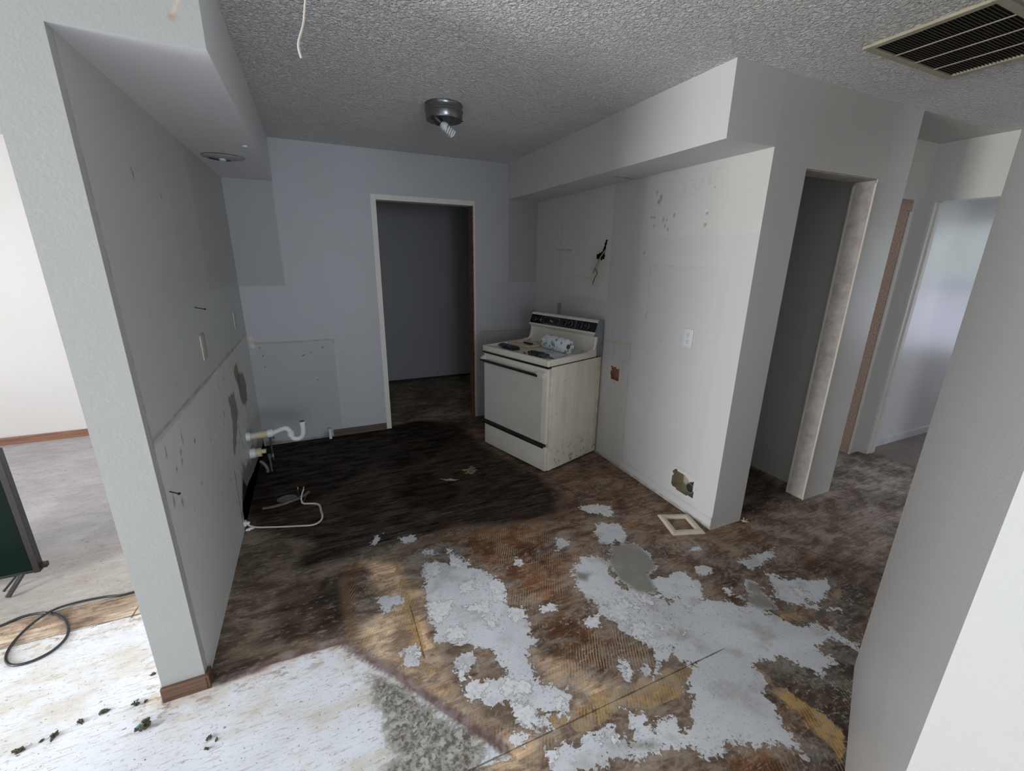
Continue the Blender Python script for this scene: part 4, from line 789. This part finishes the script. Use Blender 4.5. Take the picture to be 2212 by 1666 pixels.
# loose sheet / bag
bm=bmesh.new(); N=14; g=[[None]*(N+1) for _ in range(N+1)]
c0,c1,c2,c3=onstove(.30,.33),onstove(.10,.32),onstove(.03,.12),onstove(.23,.10)
for i in range(N+1):
    for j in range(N+1):
        a,b=i/N,j/N; p=(c0*(1-a)+c1*a)*(1-b)+(c3*(1-a)+c2*a)*b
        p.z+=.003+.006*abs(math.sin(7*a+3*b))*abs(math.cos(5*b-2*a))+.004*math.sin(11*a*b); g[i][j]=bm.verts.new(p)
for i in range(N):
    for j in range(N): bm.faces.new((g[i][j],g[i+1][j],g[i+1][j+1],g[i][j+1]))
o=obj('paper_sheet',bm,simple('thin_white_paper',(.62,.65,.72),.6),None,True); md=o.modifiers.new('t','SOLIDIFY'); md.thickness=.0012
tag(o,'crumpled white sheet lying on the stove top in front of the paper towel roll','paper')
# cream frame tray with black bar
def M_at(p,ang): return Matrix.Translation(p)@Matrix.Rotation(ang,4,'Z')
pts=[onstove(.73,.20),onstove(.78,.36),onstove(.50,.42),onstove(.44,.26)]
fr=thing('switch_plate_frame','cream plastic open frame lying on the stove top behind the black gloves','frame',onstove(.59,.320),math.radians(-72.2))
bm=bmesh.new(); wx,wy=.13,.080
for x0,y0,x1,y1 in ((-wx,-wy,wx,-wy+.03),(-wx,wy-.03,wx,wy),(-wx,-wy+.03,-wx+.03,wy-.03),(wx-.03,-wy+.03,wx,wy-.03)): box(bm,x0,y0,.001,x1,y1,.020,.003)
for x0,y0,x1,y1 in ((-wx+.03,wy-.036,wx-.03,wy-.030),): box(bm,x0,y0,.001,x1,y1,.032,.002)
obj('frame_rim',bm,simple('cream_plastic',(.60,.50,.33),.45),fr)
bm=bmesh.new(); box(bm,.0,-.016,.018,.095,.008,.030,.003); o=obj('black_bar',bm,M_blk,fr); o['label']='black bar lying across the frame'
# gloves
def glove(name,label,p,ang,seed,L=.17):
    t=thing(name,label,'glove',p,ang)
    r=random.Random(seed); bm=bmesh.new()
    clump(bm,(0,0,.014),L*.33,.043,.016,0,seed,3,.2)
    obj('palm',bm,M_glv,t,True)
    for k in range(4):
        y=-.030+.020*k; l=L*(.30,.36,.34,.27)[k]
        bm=bmesh.new(); tube(bm,[(L*.18,y*.8,.016),(L*.30,y,.018+.004*(k%2)),(L*.25+l,y*1.3+r.uniform(-.008,.008),.010+r.uniform(0,.008))],lambda t:.011-.003*t,8,4,flat=.75); obj('finger',bm,M_glv,t,True)
    bm=bmesh.new(); tube(bm,[(0,.03,.014),(L*.12,.052,.014),(L*.26,.060,.012)],lambda t:.012-.003*t,8,4,flat=.8); obj('thumb',bm,M_glv,t,True)
    bm=bmesh.new(); tube(bm,[(-L*.18,0,.014),(-L*.34,0,.017),(-L*.46,.004,.020)],lambda t:.034+.006*math.sin(9*t),14,5,flat=.42); obj('cuff',bm,M_cuff,t,True)
    return t
M_glv=simple('black_rubber_glove',(.02,.021,.024),.4,var=.5,scale=60,bump=.001); M_cuff=simple('grey_knit_cuff',(.045,.055,.07),.8,var=.4,scale=90,bump=.001)
glove('work_glove','crumpled black glove on the front left of the stove top',onstove(.56,.11),math.radians(-72-5),3,.20)
g2=glove('work_glove','black glove with a pale edge at the front right of the stove top',onstove(.19,.085,.006),math.radians(-72+170),5,.19)
bm=bmesh.new(); tube(bm,[(-.09,.045,.004),(-.03,.062,.004),(.05,.060,.004),(.085,.03,.004)],.0045,8,6); o=obj('pale_hem',bm,simple('pale_glove_hem',(.33,.34,.33),.6),g2,True)
bm=bmesh.new(); lathe(bm,[(0,0),(.016,0),(.015,.010),(.009,.014),(.007,.024),(0,.026)],16,Matrix.Translation(onstove(.315,.055)))
tag(obj('bottle_cap',bm,simple('red_plastic',(.35,.035,.015),.4),None,True),'small red plastic cap on the stove top between the two black gloves','cap')

# ------------------------------------------------------------------ electrical plates
M_plate=simple('white_outlet_plastic',(.66,.68,.70),.3,var=.02); M_beige=simple('aged_beige_plate',(.52,.50,.42),.45,var=.08); M_slot=simple('dark_slot',(.03,.03,.03),.6)
def plate(name,label,x,y,z,side,mat,duplex=True,w=.075,h=.115,holder=None):
    t=thing(name,label,'outlet',(x,y,z)); s=side
    bm=bmesh.new(); box(bm,0,-w/2,-h/2,s*.006,w/2,h/2,.0025,seg=3); obj('cover_plate',bm,mat,t,True)
    if duplex:
        for dz in (.021,-.021):
            bm=bmesh.new(); lathe(bm,[(0,0),(.0165,0),(.0155,.003),(0,.003)],24,Matrix.Translation((s*.0055,0,dz))@Matrix.Rotation(s*PI/2,4,'Y')@Matrix.Diagonal((1,.92,1,1)))
            rc=obj('receptacle',bm,mat,t,True)
            bm=bmesh.new()
            for dy in (-.006,.006): box(bm,s*.0083,dy-.0011,dz-.001,s*.0092,dy+.0011,dz+.007)
            lathe(bm,[(0,0),(.0024,0),(.0024,.001),(0,.001)],10,Matrix.Translation((s*.0083,0,dz-.008))@Matrix.Rotation(s*PI/2,4,'Y')); islands('slot',bm,M_slot,rc)
    bm=bmesh.new()
    for dz in ((0,) if duplex else (.03,-.03)): lathe(bm,[(0,0),(.003,0),(.002,.0012),(0,.0014)],12,Matrix.Translation((s*.006,0,dz))@Matrix.Rotation(s*PI/2,4,'Y'))
    islands('screw',bm,M_chrome,t)
    return t
plate('wall_outlet','white duplex outlet on the right wall near its end',XR-.0005,1.943,1.142,-1,M_plate)
plate('blank_wall_plate','beige cover plate on the left wall, nearer the camera',XL+.0005,2.545,1.157,1,M_beige,False,.085,.125)
plate('blank_wall_plate','beige cover plate on the left wall, farther back by the corner',XL+.0005,3.56,1.155,1,M_beige,False,.075,.120)
plate('blank_wall_plate','narrow beige plate on the right wall behind the stove panel',XR-.0005,3.515,1.15,-1,simple('dirty_beige_plate',(.36,.33,.25),.5,var=.2),False,.06,.115)

# ------------------------------------------------------------------ ceiling fixture
cx,cy=.792,2.735
fx=thing('ceiling_light','round dark metal ceiling light pan with a tilted spiral bulb','ceiling light',(cx,cy,H))
M_pan=simple('brushed_dark_steel',(.20,.205,.21),.28,.85,var=.08,scale=6)
bm=bmesh.new(); lathe(bm,[(.109,0),(.110,-.004),(.107,-.010),(.107,-.030),(.110,-.034),(.110,-.040),(.106,-.044),(.106,-.072),(.102,-.080),(.0,-.080)],64); pan=obj('pan',bm,M_pan,fx,True)
bm=bmesh.new()
for k in range(9):
    a=k*.7+.3; rr_=.045+.03*(k%3)
    lathe(bm,[(0,0),(.006,0),(.006,-.002),(0,-.002)],10,Matrix.Translation((rr_*math.cos(a),rr_*math.sin(a),-.0795)))
islands('knockout_hole',bm,M_slot,pan)
d=Vector((.62,-.12,-.50)).normalized(); s0=Vector((-.062,-.03,-.078))
Mb=Matrix.Translation(s0)@d.to_track_quat('Z','Y').to_matrix().to_4x4()
bm=bmesh.new(); lathe(bm,[(0,-.012),(.019,-.012),(.021,.0),(.021,.038),(.018,.044),(0,.044)],24,Mb); sk=obj('socket',bm,simple('black_phenolic_socket',(.012,.012,.012),.4),fx,True)
bulb=thing('spiral_bulb','white compact fluorescent spiral bulb in the ceiling light','light bulb',Vector((cx,cy,H))+s0+d*.044); bulb.rotation_mode='QUATERNION'; bulb.rotation_quaternion=d.to_track_quat('Z','Y')
M_wp=simple('white_bulb_plastic',(.62,.64,.66),.35,var=.02); M_tb=simple('white_phosphor_tube',(.70,.72,.74),.25,var=.02)
bm=bmesh.new(); lathe(bm,[(0,0),(.013,0),(.014,.004),(.022,.012),(.024,.030),(.021,.036),(0,.036)],28); obj('ballast',bm,M_wp,bulb,True)
bm=bmesh.new(); pts=[]
for k in range(15):
    t=k/14; zz=.040+.042*t; 
for h2 in (0,1):
    pts=[]
    for k in range(29):
        t=k/28; a=2*PI*1.75*t+PI*h2; rad=.0185*(1 if t>.06 else .7+5*t); pts.append((rad*math.cos(a),rad*math.sin(a),.036+.046*t))
    if h2==0: top=pts[-1]
    tube(bm,pts,.0052,8,2)
tube(bm,[top,(0,0,.087),(-top[0],-top[1],top[2])],.0052,8,6)
obj('spiral_tube',bm,M_tb,bulb,True)

# recessed plate in the left soffit
t=thing('soffit_light_plate','round plate set askew in the underside of the left soffit','light plate',(-.395,3.19,ZSL))
bm=bmesh.new(); lathe(bm,[(.105,-.0005),(.108,-.004),(.100,-.009),(.0,-.011)],48,Matrix.Rotation(math.radians(2.5),4,'X')); obj('round_plate',bm,simple('grey_painted_plate',(.40,.40,.40),.5),t,True)
bm=bmesh.new()
tube(bm,[(.072*math.cos(a),.065*math.sin(a)-.01,-.012) for a in [1.2+k*.28 for k in range(7)]],.007,8,3,flat=.4); obj('painted_gap_shadow',bm,M_slot,t,True)  # solid dark crescent put in as the shadow of the plate's gap
bm=bmesh.new(); clump(bm,(-.005,.0,-.016),.018,.015,.010,0,4,2,.1); obj('white_knob',bm,M_wp,t,True)
bm=bmesh.new(); clump(bm,(-.246,2.811,ZSL-.006),.013,.009,.006,0,8,2,.3)
tag(obj('screw_anchor',bm,M_wp,None,True),'small white anchor on the underside of the left soffit near its edge','anchor')

# ------------------------------------------------------------------ ceiling return-air grille
t=thing('ceiling_vent','large cream louvred vent grille in the popcorn ceiling above the closet doorway','vent',(2.46,1.085,H))
M_vent=simple('yellowed_vent_metal',(.42,.38,.28),.5,var=.15,scale=10)
fxs,fys=.335,.205
bm=bmesh.new()
for x0,y0,x1,y1 in ((-fxs,-fys,fxs,-fys+.03),(-fxs,fys-.03,fxs,fys),(-fxs,-fys+.03,-fxs+.03,fys-.03),(fxs-.03,-fys+.03,fxs,fys-.03)): box(bm,x0,y0,-.012,x1,y1,-.0005,.002)
obj('frame',bm,M_vent,t)
bm=bmesh.new(); box(bm,-fxs+.03,-fys+.03,-.0025,fxs-.03,fys-.03,-.0005); obj('duct_backing',bm,simple('dark_vent_duct',(.035,.032,.025),.9),t)
bm=bmesh.new(); n=30
for k in range(n):
    y=-fys+.034+(2*fys-.068)*k/(n-1)
    extrude_profile(bm,[(y-.0035,-.0095),(y-.0028,-.0100),(y+.0035,-.0035),(y+.0028,-.003)],'x',-fxs+.03,fxs-.03)
islands('louvre_fin',bm,simple('dark_louvre_metal',(.17,.155,.115),.6,var=.2),t)  # fins have the frame's hue in a much darker tone
for k in range(3):
    x=-fxs+.03+(2*fxs-.06)*(k+1)/4
    bm=bmesh.new(); box(bm,x-.003,-fys+.03,-.0118,x+.003,fys-.03,-.009); obj('cross_bar',bm,M_vent,t)

# dangling cord near the camera
bm=bmesh.new(); tube(bm,[(.09,1.5,H),(.085,1.5,2.36),(.061,1.5,2.255),(.050,1.5,2.20),(.032,1.5,2.150),(.036,1.5,2.118)],lambda t:.0022+.0014*t,8,6)
tag(obj('dangling_cord',bm,simple('pale_cord',(.50,.46,.40),.7),None,True),'thin pale cord hanging from the ceiling at the upper left','cord')

# ------------------------------------------------------------------ plumbing
M_pvc=simple('white_pvc',(.66,.68,.68),.35,var=.04); M_tan=simple('yellowed_primer_pipe',(.55,.47,.28),.45,var=.12,scale=20); M_pink=simple('primer_stained_pipe',(.56,.49,.43),.45,var=.15,scale=30)
y=3.26
t=thing('sink_trap','white plastic sink trap jutting out of the left wall','pipe',(XL,y,.385))
def P(x,z,dy=0): return (x-XL,dy,z-.385)
bm=bmesh.new(); tube(bm,[P(-.5325,.385),P(-.508,.386)],.031,20,1); obj('wall_collar',bm,M_pvc,t,True)
bm=bmesh.new(); tube(bm,[P(-.51,.386),P(-.452,.388)],.023,20,1); obj('stained_stub',bm,M_pink,t,True)
bm=bmesh.new(); tube(bm,[P(-.455,.388),P(-.40,.389)],.026,20,1); obj('yellowed_coupling',bm,M_tan,t,True)
bm=bmesh.new(); tube(bm,[P(-.402,.389),P(-.372,.392)],.030,20,1); tube(bm,[P(-.372,.392),P(-.366,.393)],.026,20,1); obj('slip_nut',bm,M_pvc,t,True)
bm=bmesh.new(); tube(bm,[P(-.37,.392),P(-.335,.402),P(-.300,.412),P(-.275,.405),P(-.262,.380),P(-.262,.362)],.0185,16,6); obj('trap_arm',bm,M_pvc,t,True)
bm=bmesh.new(); tube(bm,[P(-.266,.386),P(-.262,.372),P(-.260,.352)],.025,20,1); obj('trap_nut',bm,M_pvc,t,True)
bm=bmesh.new(); tube(bm,[P(-.262,.362),P(-.250,.332),P(-.225,.322),P(-.195,.330),P(-.180,.360),P(-.177,.40),P(-.177,.440)],.0185,16,6); tube(bm,[P(-.177,.434),P(-.177,.450)],.0225,20,1); obj('trap_bend',bm,M_pvc,t,True)
bm=bmesh.new(); tube(bm,[P(-.177,.4495),P(-.177,.4515)],.0175,16,1); obj('pipe_mouth',bm,simple('grimy_pipe_mouth',(.12,.09,.05),.8),t,True)
t=thing('pipe_stub','short capped pipe stub low on the left wall below the trap','pipe',(XL,3.29,.245))
bm=bmesh.new(); tube(bm,[(.0005,0,0),(.035,0,0)],.036,24,1); obj('collar',bm,M_pvc,t,True)
bm=bmesh.new(); tube(bm,[(.033,0,0),(.072,0,0)],.031,24,1); tube(bm,[(.070,0,.004),(.100,0,.004)],.016,16,1); obj('yellowed_plug',bm,M_tan,t,True)
M_grv=simple('dull_grey_valve',(.12,.14,.15),.4,.5,var=.3,scale=40)
for (x,yy,hh,lab) in ((-.455,3.78,.16,'tall grey water shutoff valve in the dark back left corner'),(-.44,3.47,.11,'short grey water shutoff valve on the dark floor, nearer the camera')):
    t=thing('shutoff_valve',lab,'valve',(x,yy,0))
    bm=bmesh.new(); tube(bm,[(0,0,0),(0,0,hh)],.008,12,1); obj('riser_pipe',bm,M_grv,t,True)
    bm=bmesh.new(); tube(bm,[(0,0,hh-.004),(0,0,hh+.034)],.013,14,1); tube(bm,[(0,0,hh+.016),(.022,-.010,hh+.016)],.009,12,1); obj('valve_body',bm,M_grv,t,True)
    bm=bmesh.new(); lathe(bm,[(0,-.004),(.020,-.004),(.020,.005),(0,.005)],20,Matrix.Translation((.026,-.012,hh+.016))@Matrix.Rotation(PI/2,4,'Y')@Matrix.Diagonal((1.4,.7,1,1))); obj('oval_handle',bm,M_grv,t,True)
bm=bmesh.new(); tube(bm,[(XL+.02,3.52,.075),(-.49,3.50,.06),(-.47,3.48,.03),(-.465,3.45,.006)],.011,10,6)
tag(obj('drain_hose',bm,simple('grey_hose',(.22,.19,.17),.5),None,True),'short grey hose end by the foot of the left wall','hose')
t=thing('floor_stub','small white capped stub at the foot of the back wall beside the brown baseboard','pipe',(.0,3.968,0))
bm=bmesh.new(); tube(bm,[(0,0,0),(0,0,.085)],.013,14,1); obj('stub_pipe',bm,M_pvc,t,True)
bm=bmesh.new(); tube(bm,[(0,0,.075),(0,0,.095)],.017,14,1); obj('stub_cap',bm,M_pvc,t,True)

# white electric cable lying on the floor, its connector at the wall
c=thing('electric_cable','cream electric cable running from the left wall across the dark floor','cable',(XL,2.70,0))
def Q(x,yy,z): return (x-XL,yy-2.70,z)
bm=bmesh.new(); tube(bm,[Q(-.528,2.700,.050),Q(-.48,2.69,.012),Q(-.353,2.643,.008),Q(-.24,2.605,.008),Q(-.155,2.580,.009),Q(-.112,2.605,.012),Q(-.101,2.655,.014),Q(-.108,2.72,.012),Q(-.112,2.775,.010),Q(-.125,2.815,.011),Q(-.165,2.84,.012),Q(-.205,2.855,.012),Q(-.222,2.875,.014)],.0068,10,8,flat=.7); sh=obj('sheath',bm,simple('cream_cable_sheath',(.62,.55,.47),.5,var=.06),c,True)
bm=bmesh.new(); tube(bm,[Q(-.220,2.872,.014),Q(-.224,2.90,.03),Q(-.218,2.94,.045),Q(-.207,2.97,.058)],.0042,8,6); o=obj('white_conductor',bm,M_pvc,c,True)
for pts_,mm,nm in (([Q(-.222,2.872,.014),Q(-.232,2.90,.03),Q(-.240,2.94,.045),Q(-.243,2.975,.060)],simple('dark_conductor',(.05,.06,.09),.5),'dark_conductor'),([Q(-.220,2.872,.014),Q(-.205,2.895,.022),Q(-.192,2.93,.034),Q(-.188,2.955,.045)],simple('bare_copper_wire',(.35,.13,.07),.35,.6),'copper_conductor')):
    bm=bmesh.new(); tube(bm,pts_,.0022,8,6); obj(nm,bm,mm,c,True)
M_cop=simple('copper_tip',(.60,.16,.07),.35,.4)
for e in (Q(-.207,2.972,.060),Q(-.243,2.977,.062)):
    bm=bmesh.new(); tube(bm,[e,(e[0]+.001,e[1]+.006,e[2]+.014)],.004,8,1); obj('wire_tip',bm,M_cop,c,True)
bm=bmesh.new(); box(bm,.0005,-.018,.030,.016,.012,.062,.004); tube(bm,[(.012,-.003,.046),(.032,-.006,.040)],.011,12,1); clump(bm,(.03,-.022,.012),.020,.012,.010,.3,3,2,.25); o=obj('wall_connector',bm,M_pvc,c,True); o['label']='white connector where the cable leaves the wall'

# torn linoleum lip with the grey drain
t=thing('floor_drain','grey disc in the dark floor by the torn brown lip','drain',(-.315,2.985,0))
bm=bmesh.new(); lathe(bm,[(.0,.004),(.050,.004),(.062,.006),(.064,.0005),(0,.0005)],32,Matrix.Diagonal((1,.72,1,1))); obj('disc',bm,simple('wet_grey_disc',(.11,.13,.14),.35,var=.4,scale=30),t,True)
bm=bmesh.new(); tube(bm,[(-.140,-.075,.006),(-.06,-.085,.010),(.03,-.060,.012),(.10,-.025,.014),(.135,.02,.016)],lambda q:.016-.006*abs(q-.4),8,6,flat=.5); o=obj('torn_lip',bm,simple('torn_brown_lip',(.17,.11,.075),.7,var=.3,scale=40),t,True); o['label']='torn brown strip curling beside the grey disc'

# ------------------------------------------------------------------ cable hanging from the gash in the right wall
t=thing('wall_cable','stripped grey cable hanging out of the torn hole in the right wall','cable',(XR,2.87,1.62))
def V(yy,z,d=.012): return (-d,yy-2.87,z-1.62)
bm=bmesh.new(); tube(bm,[V(2.862,1.69,-.02),V(2.868,1.66,.006),V(2.90,1.615,.018),V(2.93,1.575,.02),V(2.965,1.53,.018),V(2.99,1.50,.012)],.007,8,6,flat=.7); obj('flattened_sheath',bm,simple('old_paper_sheath',(.36,.31,.25),.7,var=.2),t,True)
bm=bmesh.new(); tube(bm,[V(2.965,1.535,.018),V(2.93,1.515,.022),V(2.925,1.49,.02),V(2.955,1.465,.016),V(2.975,1.43,.014),V(2.985,1.405,.012)],.0028,8,6); obj('dark_wire',bm,simple('dark_bare_wire',(.07,.055,.045),.5),t,True)

# ------------------------------------------------------------------ vent frame on the floor
def quad_frame(name,label,cat,c4,mat,h=.012,inset=.24):
    """bevelled picture-frame shaped moulding from four floor corners"""
    ce=sum((Vector((*p,0)) for p in c4),Vector())/4; t=thing(name,label,cat,ce)
    bm=bmesh.new(); P4=[Vector((*p,0))-ce for p in c4]
    rings=[[p+Vector((0,0,.0005)) for p in P4],[p*.995+Vector((0,0,h*.55)) for p in P4],[p*(1-inset*.4)+Vector((0,0,h)) for p in P4],[p*(1-inset*1.15)+Vector((0,0,h)) for p in P4],[p*(1-inset*1.45)+Vector((0,0,h*.45)) for p in P4],[p*(1-inset*1.55)+Vector((0,0,.0005)) for p in P4]]
    R=[[bm.verts.new(v) for v in r] for r in rings]
    for a,b in zip(R,R[1:]+R[:1]):
        for i in range(4): bm.faces.new((a[i],a[(i+1)%4],b[(i+1)%4],b[i]))
    obj('frame_rim',bm,mat,t); return t
quad_frame('vent_trim_frame','cream square plastic vent frame lying on the floor by the end of the right wall','frame',[(1.893,1.826),(2.085,1.752),(2.025,1.560),(1.829,1.625)],simple('cream_vent_plastic',(.58,.54,.42),.4,var=.05),.016,.26)

# ------------------------------------------------------------------ nails and splinters
M_nail=simple('dark_nail',(.04,.035,.03),.45,.6)
for (yy,z,dz,dy,lab) in ((1.700,.802,.003,-.035,'dark nail sticking out low on the left wall close to its end'),(2.53,1.352,-.012,.030,'dark nail in the left wall above the beige cover plates')):
    bm=bmesh.new(); p=Vector((XL,yy,z)); e=p+Vector((.035,dy,dz)); tube(bm,[p,e],.0022,8,1); tube(bm,[e,e+(e-p).normalized()*.002],.0052,10,1)
    tag(obj('nail',bm,M_nail,None,True),lab,'nail')
t=thing('splinter_pile','small pale splintered chips at the foot of the right wall corner','debris',(2.35,1.545,0))
for k in range(5):
    bm=bmesh.new(); a=k*1.3; box(bm,-.016,-.003,.001,.016,.003,.005,.001); 
    for v in bm.verts: v.co=Matrix.Rotation(a,3,'Z')@(Matrix.Rotation(.5 if k%2 else -.2,3,'Y')@v.co)+Vector((.012*math.cos(2*a),.008*math.sin(2*a),.012+.004*(k%2)))
    obj('splinter',bm,simple('pale_splinter_%d'%k,(.52,.47,.36),.7),t)

# ------------------------------------------------------------------ debris on the floor
M_deb=simple('dark_olive_clump',(.075,.065,.045),.9,var=.5,scale=120); M_teal=simple('teal_paint_fleck',(.16,.33,.34),.6); M_palec=simple('pale_paint_flake',(.60,.62,.63),.7)
DEB=[(-1.058,1.60,.021,'dark olive debris clump, leftmost on the pale floor'),(-1.005,1.612,.010,'tiny dark crumb between the two leftmost clumps'),(-.975,1.615,.019,'long dark debris clump, second from the left on the pale floor'),
(-.915,1.640,.017,'dark debris clump, third from the left on the pale floor'),(-.852,1.650,.018,'dark debris clump left of the teal speckled one'),(-.758,1.640,.019,'dark debris clump with a teal paint fleck'),
(-.730,1.640,.010,'small dark crumb right of the teal flecked clump'),(-.708,1.525,.030,'largest grey green debris clump with pale flakes'),(-.738,1.760,.014,'dark crumb beside the foot of the partition'),
(-.490,1.395,.014,'dark clump right of the partition end, nearest it'),(-.466,1.378,.010,'little dark crumb beside the nearest clump'),(-.492,1.358,.011,'lower dark crumb of the three right of the partition')]
for k,(x,yy,r,lab) in enumerate(DEB):
    big_=r>.016; r*=.68
    if big_ and k in (5,7):
        t=thing('debris_clump',lab,'debris',(x,yy,0)); bm=bmesh.new(); clump(bm,(0,0,r*.5),r*.8,r*.65,r*.55,k,k,3,.5); obj('clump_body',bm,M_deb,t,True)
        bm=bmesh.new(); clump(bm,(r*.25*(-1 if k==7 else 1),0,r*.9),r*.42,r*.2,r*.3,k,k+40,2,.4); obj('paint_fleck',bm,M_teal,t,True)
        bm=bmesh.new(); clump(bm,(r*.0,r*.12,r*.95),r*.16,r*.3,r*.22,k,k+60,2,.4); obj('pale_flake',bm,M_palec,t,True)
    else:
        bm=bmesh.new(); clump(bm,(x,yy,r*.38),r*.85,r*.55,r*.42,k*.8,k,3,.55); tag(obj('debris_clump',bm,M_deb,None,True),lab,'debris')
bm=bmesh.new(); clump(bm,(.964,2.882,.006),.045,.030,.006,.6,31,3,.9); tag(obj('tan_scrap',bm,simple('tan_scrap',(.22,.15,.085),.8,var=.4,scale=50),None,True),'tan torn scrap on the dark floor in front of the stove','scrap')
bm=bmesh.new(); clump(bm,(.78,2.801,.004),.040,.010,.005,-.5,32,3,.8); tag(obj('pale_chip',bm,simple('pale_chip',(.34,.30,.22),.8),None,True),'small pale chip on the dark floor left of the tan scrap','scrap')
bm=bmesh.new(); clump(bm,(-.20,1.28,.003),.012,.010,.004,-.5,34,2,.5); bm.free()

# ------------------------------------------------------------------ television and cable in the left room
tv=thing('television','black flat television standing on the floor of the left room','television',(-1.385,2.60,0),math.radians(0))
TW,TH=1.13,.66
bm=bmesh.new(); box(bm,-TW,-.018,.072,0,.018,.072+TH,.004); obj('cabinet',bm,simple('black_tv_plastic',(.018,.018,.018),.4),tv)
bm=bmesh.new(); box(bm,-TW+.012,-.0195,.090,-.026,-.0175,.072+TH-.012); obj('screen',bm,simple('dark_green_screen',(.003,.010,.008),.18,var=0,spec=.12),tv)
bm=bmesh.new(); box(bm,-.024,-.0215,.072,-.001,-.017,.072+TH,.001); o=obj('side_bezel',bm,simple('brown_reflecting_bezel',(.022,.017,.016),.4),tv)
for x in (-.085,-1.03):
    bm=bmesh.new(); tube(bm,[(x+.02,0,.085),(x-.002,-.04,.045),(x-.02,-.085,.010)],.0125,8,1,flat=.7); obj('stand_foot',bm,M_blk,tv)
    bm=bmesh.new(); tube(bm,[(x+.0,0.02,.085),(x-.045,.0,.030),(x-.065,-.02,.006)],.0075,8,1,flat=.7); obj('rear_foot',bm,M_blk,tv)
bm=bmesh.new(); box(bm,-.004,-.012,.085,.024,.014,.110,.004); obj('corner_clip',bm,M_blk,tv)
bm=bmesh.new(); tube(bm,[(-1.75,2.22,.006),(-1.55,2.27,.006),(-1.426,2.309,.006),(-1.354,2.340,.006),(-1.262,2.318,.006),(-1.18,2.24,.006),(-1.132,2.135,.006),(-1.145,2.06,.006),(-1.20,2.022,.006),(-1.262,2.030,.006),(-1.305,2.085,.006),(-1.320,2.17,.006),(-1.300,2.26,.010),(-1.25,2.315,.018),(-1.18,2.345,.010),(-1.08,2.345,.006),(-1.00,2.325,.006),(-.93,2.335,.006)],.0052,10,8)
tag(obj('black_cable',bm,simple('black_cable_rubber',(.02,.022,.025),.35),None,True),'black cable lying in a loop on the pale floor at the left','cable')
